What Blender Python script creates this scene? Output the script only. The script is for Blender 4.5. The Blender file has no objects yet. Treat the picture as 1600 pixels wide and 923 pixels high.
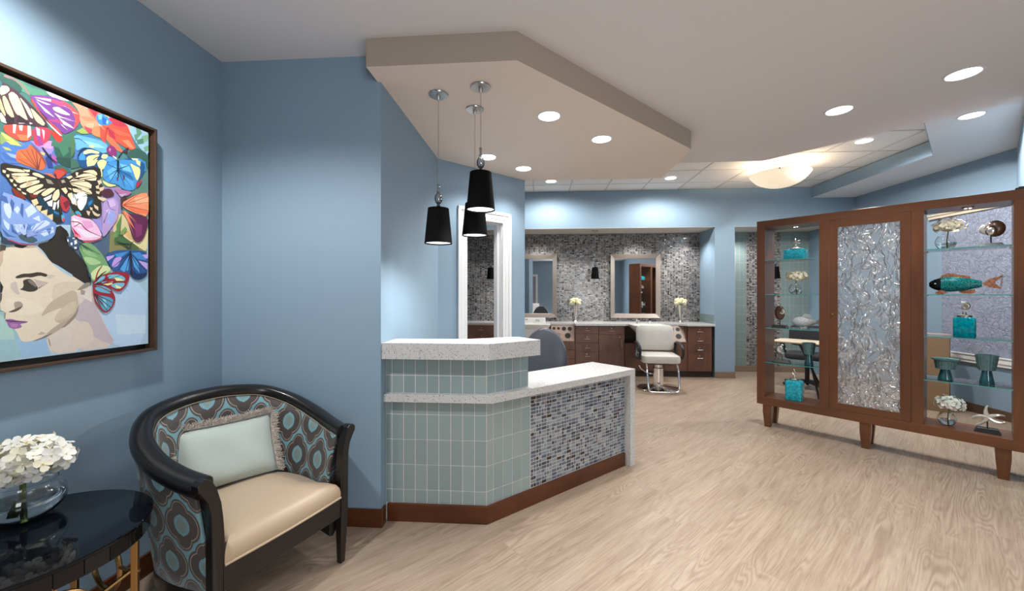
import bpy, bmesh, math, random
from mathutils import Vector, Matrix
random.seed(7)
C = bpy.context.scene.collection
SC = bpy.context.scene
PI = math.pi
# ------------------------------------------------------------------ camera, world, exposure, lights
CAM_H = 1.355
cd = bpy.data.cameras.new('camera'); cam = bpy.data.objects.new('camera', cd); C.objects.link(cam)
cd.sensor_width = 36.0; cd.lens = 620.0 / 1600.0 * 36.0; cd.shift_y = -2.5 / 1600.0; cd.clip_start = 0.02
cam.location = (0, 0, CAM_H); cam.rotation_euler = (PI / 2, 0, math.atan(42 / 620.0))
SC.camera = cam
SC.view_settings.view_transform = 'Standard'; SC.view_settings.look = 'None'
SC.view_settings.exposure = 0.06; SC.view_settings.gamma = 1.0; SC.view_settings.use_curve_mapping = False
w = bpy.data.worlds.new('world'); SC.world = w; w.use_nodes = True
w.node_tree.nodes['Background'].inputs[0].default_value = (0.75, 0.85, 1.0, 1)
w.node_tree.nodes['Background'].inputs[1].default_value = 0.05
SC.cycles.max_bounces = 10; SC.cycles.transparent_max_bounces = 12; SC.cycles.transmission_bounces = 8
SC.cycles.diffuse_bounces = 4; SC.cycles.glossy_bounces = 4
SC.cycles.sample_clamp_indirect = 6.0
SC.cycles.caustics_reflective = False; SC.cycles.caustics_refractive = False

WARM = (1.0, 0.93, 0.85); NEUT = (1.0, 0.985, 0.97); COOL = (0.88, 0.94, 1.0)
def spot(x, y, z, power, size=115, blend=0.7, color=NEUT, aim=None, rad=0.06):
    l = bpy.data.lights.new('spot', 'SPOT'); l.energy = power; l.spot_size = math.radians(size); l.spot_blend = blend
    l.color = color; l.shadow_soft_size = rad
    o = bpy.data.objects.new('spot_beam', l); C.objects.link(o); o.location = (x, y, z)
    if aim:
        o.rotation_euler = (Vector(aim) - Vector((x, y, z))).to_track_quat('-Z', 'Y').to_euler()
    return o
def area(name, loc, aim, sx, sy, power, color=NEUT):
    l = bpy.data.lights.new(name, 'AREA'); l.shape = 'RECTANGLE'; l.size = sx; l.size_y = sy; l.energy = power; l.color = color
    o = bpy.data.objects.new(name, l); C.objects.link(o); o.location = loc
    o.rotation_euler = (Vector(aim) - Vector(loc)).to_track_quat('-Z', 'Y').to_euler()
    return o
# unseen ceiling-height spots added as fill, behind and beside the camera
for (x, y, p, s_) in ((1.0, 1.2, 95, 112), (2.35, 1.5, 70, 112), (1.0, -0.4, 90, 120), (2.5, -0.4, 70, 120), (-0.6, -0.6, 60, 105)):
    spot(x, y, 2.70, p, s_, 1.0)
spot(-1.33, 1.02, 2.715, 108, 142, 0.5, NEUT, rad=0.04)     # washes the painting
area('rear_fill', (1.65, -2.45, 1.6), (1.0, 3.0, 1.3), 1.3, 1.8, 65, COOL)  # unseen cool area light added behind the camera to fill the room

# ------------------------------------------------------------------ materials
def lin(h):
    if isinstance(h, (tuple, list)): return tuple(h) + ((1.0,) if len(h) == 3 else ())
    v = [int(h[i:i + 2], 16) / 255.0 for i in (0, 2, 4)]
    return tuple((c / 12.92 if c <= 0.04045 else ((c + 0.055) / 1.055) ** 2.4) for c in v) + (1.0,)
MATS = {}
class NT:
    def __init__(s, name):
        s.m = bpy.data.materials.new(name); s.m.use_nodes = True; s.t = s.m.node_tree; s.n = s.t.nodes
        s.b = s.n['Principled BSDF']; s.out = s.n['Material Output']; MATS[name] = s.m
    def node(s, kind, **kw):
        x = s.n.new(kind)
        for k, v in kw.items():
            if k.startswith('i_'):
                key = k[2:]
                x.inputs[int(key) if key.isdigit() else key.replace('_', ' ')].default_value = v
            else: setattr(x, k, v)
        return x
    def link(s, a, b): s.t.links.new(a, b)
    def coords(s, scale=(1, 1, 1), rot=(0, 0, 0), kind='Object'):
        tc = s.node('ShaderNodeTexCoord'); mp = s.node('ShaderNodeMapping')
        mp.inputs['Scale'].default_value = scale; mp.inputs['Rotation'].default_value = rot
        s.link(tc.outputs[kind], mp.inputs['Vector']); return mp.outputs[0]
    def noise(s, vec, scale, detail=2, rough=0.5, dist=0.0, typ=None):
        n = s.node('ShaderNodeTexNoise')
        if typ: n.noise_type = typ
        n.inputs['Scale'].default_value = scale; n.inputs['Detail'].default_value = detail
        n.inputs['Roughness'].default_value = rough; n.inputs['Distortion'].default_value = dist
        if vec is not None: s.link(vec, n.inputs['Vector'])
        return n.outputs['Fac'] if 'Fac' in n.outputs else n.outputs[0]
    def ramp(s, fac, stops, interp='LINEAR'):
        r = s.node('ShaderNodeValToRGB'); cr = r.color_ramp; cr.interpolation = interp
        cr.elements[0].position, cr.elements[0].color = stops[0][0], lin(stops[0][1])
        cr.elements[1].position, cr.elements[1].color = stops[1][0], lin(stops[1][1])
        for p, c in stops[2:]:
            e = cr.elements.new(p); e.color = lin(c)
        s.link(fac, r.inputs[0]); return r.outputs[0]
    def mix(s, fac, a, b, mode='MIX'):
        m = s.node('ShaderNodeMix', data_type='RGBA', blend_type=mode)
        for sock, v in ((m.inputs[0], fac), (m.inputs[6], a), (m.inputs[7], b)):
            if hasattr(v, 'is_output'): s.link(v, sock)
            elif isinstance(v, (int, float)): sock.default_value = v
            else: sock.default_value = lin(v)
        return m.outputs[2]
    def math(s, op, a, b=None):
        m = s.node('ShaderNodeMath', operation=op)
        for i, v in enumerate((a, b)):
            if v is None: continue
            if hasattr(v, 'is_output'): s.link(v, m.inputs[i])
            else: m.inputs[i].default_value = v
        return m.outputs[0]
    def bump(s, h, strength=0.2, dist=0.01):
        b = s.node('ShaderNodeBump'); b.inputs['Strength'].default_value = strength; b.inputs['Distance'].default_value = dist
        s.link(h, b.inputs['Height']); s.link(b.outputs[0], s.b.inputs['Normal']); return b.outputs[0]
    def base(s, c):
        if hasattr(c, 'is_output'): s.link(c, s.b.inputs['Base Color'])
        else: s.b.inputs['Base Color'].default_value = lin(c)
    def set(s, **kw):
        for k, v in kw.items(): s.b.inputs[k.replace('_', ' ')].default_value = v
def plain(name, col, rough=0.5, metal=0.0, spec=0.5, noise=0.0, nscale=30, bump=0.0, bscale=200, coat=0.0):
    t = NT(name); t.set(Roughness=rough, Metallic=metal, Specular_IOR_Level=spec, Coat_Weight=coat)
    v = t.coords()
    if noise:
        f = t.noise(v, nscale, 3); c = lin(col)
        lo = tuple(max(0, x * (1 - noise)) for x in c[:3]); hi = tuple(min(1, x * (1 + noise)) for x in c[:3])
        t.base(t.ramp(f, [(0.3, lo), (0.7, hi)]))
    else: t.base(col)
    if bump: t.bump(t.noise(v, bscale, 2), bump, 0.002)
    return t.m
def wood(name, dark, mid, light, axis='x', rough=0.35, scale=1.0, coat=0.0):
    t = NT(name); t.set(Roughness=rough, Coat_Weight=coat, Coat_Roughness=0.15)
    k = {'x': (1.2, 14, 14), 'y': (14, 1.2, 14), 'z': (14, 14, 1.2)}[axis]
    v = t.coords(tuple(a * scale for a in k))
    f = t.noise(v, 1.6, 6, 0.6, 0.6); g = t.noise(t.coords(tuple(a * scale * 0.25 for a in (3, 3, 3))), 2.0, 3, 0.5)
    a = t.ramp(f, [(0.28, dark), (0.72, light), (0.5, mid)])
    t.base(t.mix(0.55, a, t.ramp(g, [(0.3, dark), (0.7, light)])))
    t.bump(f, 0.06, 0.003)
    return t.m
def emit(name, col, strength):
    t = NT(name); t.base('000000'); t.b.inputs['Emission Color'].default_value = lin(col); t.b.inputs['Emission Strength'].default_value = strength
    return t.m
def glass(name, col=(1, 1, 1), rough=0.0, ior=1.45, tint=None):
    t = NT(name); t.base(col); t.set(Roughness=rough, IOR=ior); t.b.inputs['Transmission Weight'].default_value = 1.0
    return t.m
def thin_glass(name, col, refl=0.12, bumpscale=0.0):
    t = NT(name); tr = t.node('ShaderNodeBsdfTransparent'); gl = t.node('ShaderNodeBsdfGlossy'); mx = t.node('ShaderNodeMixShader')
    tr.inputs[0].default_value = lin(col); gl.inputs['Roughness'].default_value = 0.02
    fr = t.node('ShaderNodeFresnel'); fr.inputs[0].default_value = 1.5
    f = t.math('ADD', t.math('MULTIPLY', fr.outputs[0], 0.9), refl * 0.25)
    t.link(f, mx.inputs[0]); t.link(tr.outputs[0], mx.inputs[1]); t.link(gl.outputs[0], mx.inputs[2]); t.link(mx.outputs[0], t.out.inputs[0])
    return t.m

plain('wall_blue', (0.248, 0.352, 0.446), 0.55, bump=0.12, bscale=260, spec=0.35)
plain('ceiling_white', (0.80, 0.795, 0.805), 0.85, bump=0.05, bscale=300)
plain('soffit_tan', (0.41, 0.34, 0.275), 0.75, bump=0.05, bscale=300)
plain('soffit_lit_underside', (0.85, 0.75, 0.665), 0.75, bump=0.05, bscale=300)  # soffit tan lightened for the underside, bounced light put into the colour
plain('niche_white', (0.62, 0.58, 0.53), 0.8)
t = NT('ceiling_tile'); t.set(Roughness=0.9); v = t.coords(); f = t.noise(v, 160, 4, 0.7)
t.base(t.ramp(f, [(0.35, 'e6e1dc'), (0.6, 'f9f6f3')])); t.bump(f, 0.5, 0.004)
plain('tile_grid', 'cfc9c2', 0.5)
plain('white_trim', (0.80, 0.80, 0.80), 0.35)
wood('base_wood', '351a0c', '4f2812', '6b3a1c', 'x', 0.3, 1.0)
wood('base_wood_y', '351a0c', '4f2812', '6b3a1c', 'y', 0.3, 1.0)
plain('frame_brown', '4a382c', 0.4, noise=0.1)
plain('canvas_edge', 'c9c4ba', 0.7)
plain('base_brown', '5d4636', 0.45, noise=0.1)
plain('base_taupe', '85705f', 0.5, noise=0.08)
wood('cab_wood_v', '492813', '60381c', '774828', 'z', 0.34, 0.8, 0.15)
wood('cab_wood_h', '492813', '60381c', '774828', 'x', 0.34, 0.8, 0.15)
wood('salon_wood', '4b2f24', '61402f', '775342', 'z', 0.4, 2.2)
wood('salon_panel', '94806f', 'a48f82', 'b09c90', 'x', 0.4, 2.0)
plain('salon_dark', '33241c', 0.45)
# flooring: pale oak planks, grain along the 45 degree plank direction
t = NT('floor_plank'); t.set(Roughness=0.42, Specular_IOR_Level=0.4)
tc = t.node('ShaderNodeTexCoord'); oi = t.node('ShaderNodeObjectInfo'); mp = t.node('ShaderNodeMapping'); mp.vector_type = 'POINT'
mp.inputs['Rotation'].default_value = (0, 0, -PI / 4); t.link(tc.outputs['Object'], mp.inputs[0])
cmb = t.node('ShaderNodeCombineXYZ'); t.link(t.math('MULTIPLY', oi.outputs['Random'], 37.0), cmb.inputs[0]); t.link(t.math('MULTIPLY', oi.outputs['Random'], 91.0), cmb.inputs[1])
va = t.node('ShaderNodeVectorMath', operation='ADD'); t.link(mp.outputs[0], va.inputs[0]); t.link(cmb.outputs[0], va.inputs[1])
def vscale(vec, s3):
    m = t.node('ShaderNodeVectorMath', operation='MULTIPLY'); t.link(vec, m.inputs[0]); m.inputs[1].default_value = s3; return m.outputs[0]
fine = t.noise(vscale(va.outputs[0], (4, 105, 1)), 1.0, 6, 0.7, 0.25)
mid = t.noise(vscale(va.outputs[0], (1.5, 16, 1)), 1.0, 3, 0.5, 0.8)
field = t.noise(vscale(va.outputs[0], (0.75, 6.0, 1)), 1.0, 2, 0.45, 0.4)
cath = t.math('SINE', t.math('MULTIPLY', field, 170.0)); msk = t.ramp(t.noise(vscale(va.outputs[0], (0.9, 4.0, 1)), 1.3, 1), [(0.50, '000000'), (0.66, 'ffffff')])
c1 = t.ramp(fine, [(0.28, '8f755d'), (0.72, 'ddc7b0'), (0.5, 'c6ac93')])
c2 = t.ramp(mid, [(0.32, 'a4886e'), (0.68, 'd8c1aa')])
c3 = t.ramp(t.math('ADD', t.math('MULTIPLY', cath, 0.5), 0.5), [(0.0, '94795f'), (0.45, 'c5ab92'), (1.0, 'dac4ae')])
c = t.mix(0.38, c1, c2); c = t.mix(t.math('ADD', 0.05, t.math('MULTIPLY', msk, 0.33)), c, c3)
hs = t.node('ShaderNodeHueSaturation'); t.link(c, hs.inputs['Color']); hs.inputs['Saturation'].default_value = 0.96
t.link(t.math('ADD', 0.655, t.math('MULTIPLY', oi.outputs['Random'], 0.04)), hs.inputs['Value']); t.base(hs.outputs[0])
t.bump(fine, 0.06, 0.002)
plain('floor_base', 'a58b73', 0.7)
plain('grout', 'd3cdc8', 0.8)
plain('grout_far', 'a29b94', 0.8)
plain('grout_dark', '8e8681', 0.8)
t = NT('quartz'); t.set(Roughness=0.22); v = t.coords()
vo = t.node('ShaderNodeTexVoronoi', feature='F1'); vo.inputs['Scale'].default_value = 150; t.link(v, vo.inputs['Vector'])
sep = t.node('ShaderNodeSeparateColor'); t.link(vo.outputs['Color'], sep.inputs[0])
spk = t.ramp(sep.outputs[0], [(0.0, '3f4045'), (0.10, '8f8f94'), (0.20, 'c6c5c3'), (0.80, 'dcdbd9'), (0.92, '9c948c')], 'CONSTANT')
t.base(t.mix(t.math('GREATER_THAN', vo.outputs['Distance'], 0.36), spk, 'c4c3c1'))
for i, (nm, col) in enumerate((('glass_tile_a', (0.252, 0.328, 0.330)), ('glass_tile_b', (0.272, 0.345, 0.345)), ('glass_tile_c', (0.235, 0.310, 0.315)))):
    plain(nm, col, 0.10, spec=0.6, coat=0.6)
plain('niche_tile', (0.20, 0.275, 0.265), 0.15, coat=0.5)
MOS = ['mosaic_slate', 'mosaic_grey', 'mosaic_blue', 'mosaic_pale', 'mosaic_dark', 'mosaic_black']
for nm, col, r in zip(MOS, ('5d6977', '7d868c', '4c5a6b', '90979b', '39404c', '2c2426'), (0.18, 0.3, 0.15, 0.3, 0.15, 0.2)): plain(nm, col, r, spec=0.6, noise=0.15, nscale=60)
MOSF = ['mosaic_far_slate', 'mosaic_far_grey', 'mosaic_far_brown', 'mosaic_far_pale', 'mosaic_far_dark', 'mosaic_far_black']
for nm, col, r in zip(MOSF, ('62656a', '7c7d80', '5f5852', '98958f', '3c3c40', '1f1c1f'), (0.15, 0.25, 0.2, 0.25, 0.12, 0.12)): plain(nm, col, r, spec=0.6)
plain('chrome', (0.82, 0.82, 0.82), 0.08, 1.0)
plain('nickel', (0.50, 0.48, 0.45), 0.28, 1.0)
plain('silver', (0.72, 0.69, 0.64), 0.22, 1.0, bump=0.2, bscale=90)
plain('pewter', (0.40, 0.38, 0.34), 0.35, 1.0)
plain('mirror_frame', (0.37, 0.32, 0.275), 0.35, 0.5)
plain('mirror', (0.9, 0.9, 0.9), 0.015, 1.0)
plain('black_shade', (0.004, 0.004, 0.0045), 0.8, spec=0.08)
plain('shade_lining', (0.8, 0.8, 0.78), 0.8)
plain('black_plastic', (0.012, 0.012, 0.014), 0.4)
plain('black_fabric', (0.018, 0.019, 0.022), 0.8)
plain('black_wood', (0.0065, 0.0052, 0.005), 0.30, coat=0.15)
plain('black_lacquer', (0.004, 0.004, 0.005), 0.25)
plain('black_glass', (0.0025, 0.0035, 0.006), 0.03, spec=0.3)
plain('dark_mirror', (0.03, 0.03, 0.032), 0.05, 0.85)
plain('gold', (0.46, 0.27, 0.105), 0.33, 1.0)
plain('leather_white', (0.56, 0.54, 0.50), 0.45, noise=0.04)
plain('leather_slate', (0.042, 0.048, 0.060), 0.42, bump=0.1, bscale=120)
plain('ceramic_white', (0.78, 0.77, 0.74), 0.12)
plain('satin', (0.47, 0.35, 0.235), 0.42, bump=0.05, bscale=400); MATS['satin'].node_tree.nodes['Principled BSDF'].inputs['Sheen Weight'].default_value = 0.25
t = NT('pillow_linen'); t.set(Roughness=0.75, Sheen_Weight=0.3); v = t.coords((60, 420, 60)); f = t.noise(v, 2.0, 3)
t.base(t.ramp(f, [(0.3, (0.42, 0.485, 0.45)), (0.7, (0.50, 0.56, 0.52))])); t.bump(f, 0.15, 0.002)
t = NT('fringe'); t.set(Roughness=0.8); oi = t.node('ShaderNodeTexCoord'); f = t.noise(oi.outputs['Object'], 260, 1)
t.base(t.ramp(f, [(0.3, '94867c'), (0.5, 'bbafa4'), (0.7, 'e2d9cd')]))
plain('piping_cream', '8f8370', 0.7)
plain('teal_ceramic', (0.018, 0.090, 0.105), 0.12, coat=0.5)
plain('teal_rib', (0.085, 0.185, 0.19), 0.3, noise=0.25, nscale=60)
def colour_glass(name, col, tw=0.75, rough=0.12, noise=0.3, ns=55):
    t = NT(name); t.set(Roughness=rough, IOR=1.3); t.b.inputs['Transmission Weight'].default_value = tw
    f = t.noise(t.coords(), ns, 3); c = lin(col)
    t.base(t.ramp(f, [(0.35, tuple(x * (1 - noise) for x in c[:3])), (0.65, tuple(min(1, x * (1 + noise)) for x in c[:3]))]))
    t.bump(f, 0.3, 0.004); return t.m
colour_glass('aqua_glass', (0.04, 0.60, 0.76), 0.40)
colour_glass('teal_glass', (0.0, 0.33, 0.42), 0.35, 0.08)
colour_glass('fish_teal', (0.012, 0.21, 0.21), 0.25, 0.12, 0.8, 150)
colour_glass('fish_head', (0.008, 0.010, 0.012), 0.1, 0.08)
colour_glass('fish_amber', (0.58, 0.26, 0.15), 0.5, 0.15, 0.4, 90)
colour_glass('ice_glass', (0.80, 0.91, 0.92), 0.30, 0.12, 0.3, 90)
glass('clear_glass', (0.97, 0.99, 0.99), 0.0, 1.45)
glass('water', (0.97, 0.99, 0.99), 0.0, 1.33)
thin_glass('shelf_glass', (0.90, 0.97, 0.95), 0.2)
plain('shelf_edge', (0.06, 0.30, 0.27), 0.1, spec=0.8)
thin_glass('finial_glass', (0.60, 0.63, 0.66), 1.1)
plain('petal_white', (0.80, 0.785, 0.72), 0.6)
plain('petal_cream', (0.80, 0.755, 0.58), 0.6)
plain('petal_yellow', (0.80, 0.68, 0.34), 0.6)
for n_ in ('petal_white', 'petal_cream', 'petal_yellow'):
    b_ = MATS[n_].node_tree.nodes['Principled BSDF']; b_.inputs['Subsurface Weight'].default_value = 0.0
plain('petal_yellow_pale', (0.80, 0.74, 0.47), 0.6)
plain('stem_green', (0.10, 0.17, 0.025), 0.5, noise=0.2, nscale=80)
plain('shell_pearl', (0.70, 0.66, 0.60), 0.18, 0.45, noise=0.15, nscale=40)
plain('shell_brown', (0.10, 0.05, 0.028), 0.25, noise=0.3, nscale=50)
plain('blue_accent', '8fb3d9', 0.4)
plain('cream_top', 'd8c7ad', 0.35)
plain('tan_panel', '8f7559', 0.5, noise=0.05)
plain('peach_top', 'd9b28c', 0.4)
plain('orange_wood', '9a6a3c', 0.4)
plain('hole_black', (0.004, 0.004, 0.004), 0.5)
emit('lamp_white', (1.0, 0.97, 0.93), 7.0)
emit('shade_light', (1.0, 0.98, 0.96), 2.6)
emit('puck_light', (1.0, 0.92, 0.8), 9.0)
emit('bowl_bulb', (1.0, 0.8, 0.55), 5.0)
t = NT('alabaster'); t.set(Roughness=0.35); f = t.noise(t.coords(), 70, 4)
t.base(t.ramp(f, [(0.3, 'e9d6b8'), (0.7, 'fff3df')])); t.b.inputs['Emission Color'].default_value = lin((1.0, 0.82, 0.60)); t.b.inputs['Emission Strength'].default_value = 0.62
t.bump(f, 0.3, 0.004)
# crinkled silver privacy glass of the cabinet door
t = NT('crinkle_glass'); v = t.coords((1, 1, 1))
dn = t.node('ShaderNodeTexNoise'); dn.inputs['Scale'].default_value = 5.0; dn.inputs['Detail'].default_value = 2; t.link(v, dn.inputs['Vector'])
va = t.node('ShaderNodeVectorMath', operation='MULTIPLY_ADD'); t.link(dn.outputs['Color'], va.inputs[0]); va.inputs[1].default_value = (0.22, 0.22, 0.22); t.link(v, va.inputs[2])
def crease(scale, rot, stretch):
    mp = t.node('ShaderNodeMapping'); mp.inputs['Rotation'].default_value = (0, rot, 0); mp.inputs['Scale'].default_value = (1, 1, stretch); t.link(va.outputs[0], mp.inputs[0])
    n = t.noise(mp.outputs[0], scale, 2, 0.45, 0.5); a = t.math('ABSOLUTE', t.math('SUBTRACT', n, 0.5))
    return t.math('POWER', t.math('MAXIMUM', t.math('SUBTRACT', 1.0, t.math('MULTIPLY', a, 27.0)), 0.0), 1.0)
h = t.math('MAXIMUM', t.math('MAXIMUM', crease(11, 0.75, 0.24), t.math('MULTIPLY', crease(14, 0.25, 0.28), 0.85)), t.math('MULTIPLY', crease(18, -0.8, 0.3), 0.55))
t.bump(h, 1.0, 0.006)
t.set(Roughness=0.15, IOR=1.4, Specular_IOR_Level=1.0); t.b.inputs['Transmission Weight'].default_value = 0.85; t.base((0.97, 0.985, 1.0))
t.link(t.math('ADD', 0.05, t.math('MULTIPLY', h, 0.45)), t.b.inputs['Metallic'])
# crackled window pane on the right wall
t = NT('crackle_pane'); v = t.coords(); vo = t.node('ShaderNodeTexVoronoi', feature='DISTANCE_TO_EDGE'); vo.inputs['Scale'].default_value = 11
dn = t.node('ShaderNodeTexNoise'); dn.inputs['Scale'].default_value = 9; t.link(v, dn.inputs['Vector'])
va = t.node('ShaderNodeVectorMath', operation='MULTIPLY_ADD'); t.link(dn.outputs['Color'], va.inputs[0]); va.inputs[1].default_value = (0.25, 0.25, 0.25); t.link(v, va.inputs[2])
t.link(va.outputs[0], vo.inputs['Vector']); f = t.noise(v, 26, 4, 0.6, 0.6)
t.base(t.ramp(f, [(0.3, (0.24, 0.27, 0.36)), (0.7, (0.34, 0.37, 0.46))])); t.set(Roughness=0.22, Specular_IOR_Level=0.7)
t.bump(t.math('ADD', t.math('MULTIPLY', t.math('MINIMUM', vo.outputs['Distance'], 0.06), 9.0), f), 0.7, 0.02)
# damask upholstery: quatrefoil medallions on teal, from the UV layout in metres
t = NT('damask'); t.set(Roughness=0.6, Sheen_Weight=0.2)
tc = t.node('ShaderNodeTexCoord'); sp = t.node('ShaderNodeSeparateXYZ'); t.link(tc.outputs['UV'], sp.inputs[0])
PX, PY = 0.178, 0.330
def motif(off):
    fx = t.math('ABSOLUTE', t.math('MULTIPLY', t.math('SUBTRACT', t.math('FRACT', t.math('ADD', t.math('DIVIDE', sp.outputs[0], PX), off)), 0.5), PX / 0.0885))
    fy = t.math('ABSOLUTE', t.math('MULTIPLY', t.math('SUBTRACT', t.math('FRACT', t.math('ADD', t.math('DIVIDE', sp.outputs[1], PY), off)), 0.5), PY / 0.106))
    def ln(a, b): return t.math('SQRT', t.math('ADD', t.math('MULTIPLY', a, a), t.math('MULTIPLY', b, b)))
    d1 = t.math('DIVIDE', ln(t.math('SUBTRACT', fx, 0.30), t.math('MULTIPLY', fy, 1.05)), 0.70)
    d2 = t.math('DIVIDE', ln(t.math('MULTIPLY', fx, 1.05), t.math('SUBTRACT', fy, 0.46)), 0.54)
    pointy = t.math('MULTIPLY', t.math('MAXIMUM', t.math('SUBTRACT', 0.10, fx), 0.0), -0.5)
    cen = t.math('ADD', ln(fx, t.math('MULTIPLY', fy, 1.10)), pointy)
    return t.math('MINIMUM', d1, d2), cen
qa, ca1 = motif(0.0); qb, cb1 = motif(0.5)
q = t.math('MINIMUM', qa, qb); cen = t.math('MINIMUM', ca1, cb1)
band = t.ramp(t.math('DIVIDE', q, 1.3), [(0.0, '4b4341'), (0.615, 'b9ae9a'), (0.650, '544b49'), (0.765, '7aa9b3')], 'CONSTANT')
gsp = t.ramp(t.noise(t.coords((520, 520, 520), kind='UV'), 1.0, 1), [(0.45, '8d8468'), (0.55, '7aa9b3')])
inner = t.mix(t.math('LESS_THAN', cen, 0.27), t.ramp(cen, [(0.0, '7aa9b3'), (0.43, '4b4341')], 'CONSTANT'), gsp)
band = t.mix(t.math('LESS_THAN', cen, 0.43), band, inner)
wn = t.noise(t.coords((900, 900, 900), kind='UV'), 1.0, 1)
weave = t.ramp(wn, [(0.3, (0.72, 0.72, 0.72)), (0.7, (1.0, 1.0, 1.0))])
t.base(t.mix(1.0, band, weave, 'MULTIPLY')); t.bump(wn, 0.12, 0.001)
# paint on canvas: pigment colours stored per patch
t = NT('paint'); t.set(Roughness=0.6); at = t.node('ShaderNodeVertexColor'); at.layer_name = 'pigment'
f = t.noise(t.coords((1, 1, 1)), 55, 4, 0.6); f2 = t.noise(t.coords((1, 60, 300)), 1.2, 2)
t.base(t.mix(0.10, at.outputs[0], t.mix(1.0, at.outputs[0], t.ramp(f, [(0.25, (0.25, 0.25, 0.25)), (0.75, (1.0, 1.0, 1.0))]), 'MULTIPLY')))
t.bump(t.math('ADD', f, t.math('MULTIPLY', f2, 0.3)), 0.25, 0.002)

# ------------------------------------------------------------------ mesh helpers
class MB:
    def __init__(s): s.v = []; s.f = []; s.m = []; s.sm = []; s.uv = None
    def add(s, vs, fs, mi=0, smooth=False):
        o = len(s.v); s.v += [tuple(p) for p in vs]
        for f in fs: s.f.append(tuple(i + o for i in f)); s.m.append(mi); s.sm.append(smooth)
        return s
    def box(s, x0, x1, y0, y1, z0, z1, mi=0):
        return s.add([(x0, y0, z0), (x1, y0, z0), (x1, y1, z0), (x0, y1, z0), (x0, y0, z1), (x1, y0, z1), (x1, y1, z1), (x0, y1, z1)],
                     [(3, 2, 1, 0), (4, 5, 6, 7), (0, 1, 5, 4), (1, 2, 6, 5), (2, 3, 7, 6), (3, 0, 4, 7)], mi)
    def prism(s, poly, z0, z1, mi=0):
        a = sum(poly[i][0] * poly[(i + 1) % len(poly)][1] - poly[(i + 1) % len(poly)][0] * poly[i][1] for i in range(len(poly)))
        if a < 0: poly = poly[::-1]
        n = len(poly); vs = [(x, y, z0) for x, y in poly] + [(x, y, z1) for x, y in poly]
        return s.add(vs, [tuple(range(n - 1, -1, -1)), tuple(range(n, 2 * n))] + [(i, (i + 1) % n, n + (i + 1) % n, n + i) for i in range(n)], mi)
    def hexa(s, b4, t4, mi=0):
        return s.add(list(b4) + list(t4), [(3, 2, 1, 0), (4, 5, 6, 7), (0, 1, 5, 4), (1, 2, 6, 5), (2, 3, 7, 6), (3, 0, 4, 7)], mi)
    def lathe(s, prof, seg=24, c=(0, 0, 0), mi=0, smooth=True, sx=1.0, sy=1.0, rib=0.0, nrib=0, ring=False):
        vs = []; fs = []; n = len(prof)
        for k in range(seg):
            a = 2 * PI * k / seg; rr = 1.0 + (rib * math.cos(nrib * a) if nrib else 0)
            for r, z in prof: vs.append((c[0] + r * rr * math.cos(a) * sx, c[1] + r * rr * math.sin(a) * sy, c[2] + z))
        for k in range(seg):
            k2 = (k + 1) % seg
            for i in range(n if ring else n - 1): fs.append((k * n + i, k2 * n + i, k2 * n + (i + 1) % n, k * n + (i + 1) % n))
        if ring: return s.add(vs, fs, mi, smooth)
        if prof[0][0] > 1e-6: fs.append(tuple(k * n for k in range(seg - 1, -1, -1)))
        if prof[-1][0] > 1e-6: fs.append(tuple(k * n + n - 1 for k in range(seg)))
        return s.add(vs, fs, mi, smooth)
    def loft(s, rings, mi=0, smooth=True, caps=True, closed=False):
        n = len(rings[0]); vs = [p for r in rings for p in r]; fs = []; R = len(rings)
        for k in range(R if closed else R - 1):
            k2 = (k + 1) % R
            for i in range(n): fs.append((k * n + i, k * n + (i + 1) % n, k2 * n + (i + 1) % n, k2 * n + i))
        if caps and not closed: fs += [tuple(range(n - 1, -1, -1)), tuple((R - 1) * n + i for i in range(n))]
        return s.add(vs, fs, mi, smooth)
    def tube(s, pts, r, seg=8, mi=0, closed=False, flat=1.0):
        pts = [Vector(p) for p in pts]; rs = r if isinstance(r, (list, tuple)) else [r] * len(pts); rings = []; up = None
        for i, p in enumerate(pts):
            if closed: d = pts[(i + 1) % len(pts)] - pts[i - 1]
            else: d = pts[min(i + 1, len(pts) - 1)] - pts[max(i - 1, 0)]
            d.normalize()
            if up is None: up = Vector((0, 0, 1)) if abs(d.z) < 0.9 else Vector((1, 0, 0))
            a = d.cross(up).normalized(); b = a.cross(d).normalized(); up = b
            rings.append([p + a * (rs[i] * math.cos(2 * PI * k / seg)) + b * (rs[i] * flat * math.sin(2 * PI * k / seg)) for k in range(seg)])
        return s.loft(rings, mi, True, True, closed)
    def ball(s, c, rx, ry=None, rz=None, seg=14, rings=9, mi=0):
        ry = rx if ry is None else ry; rz = rx if rz is None else rz
        prof = [(max(1e-7, math.sin(PI * i / rings)), -math.cos(PI * i / rings)) for i in range(rings + 1)]
        vs = []; fs = []; n = rings + 1
        for k in range(seg):
            a = 2 * PI * k / seg
            for r, z in prof: vs.append((c[0] + rx * r * math.cos(a), c[1] + ry * r * math.sin(a), c[2] + rz * z))
        for k in range(seg):
            k2 = (k + 1) % seg
            for i in range(n - 1): fs.append((k * n + i, k2 * n + i, k2 * n + i + 1, k * n + i + 1))
        return s.add(vs, fs, mi, True)
    def mesh(s, name, mats):
        me = bpy.data.meshes.new(name); me.from_pydata(s.v, [], s.f)
        for m in (mats if isinstance(mats, (list, tuple)) else [mats]): me.materials.append(MATS[m])
        me.polygons.foreach_set('material_index', s.m); me.polygons.foreach_set('use_smooth', s.sm)
        me.validate(); me.update(); return me
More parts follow.
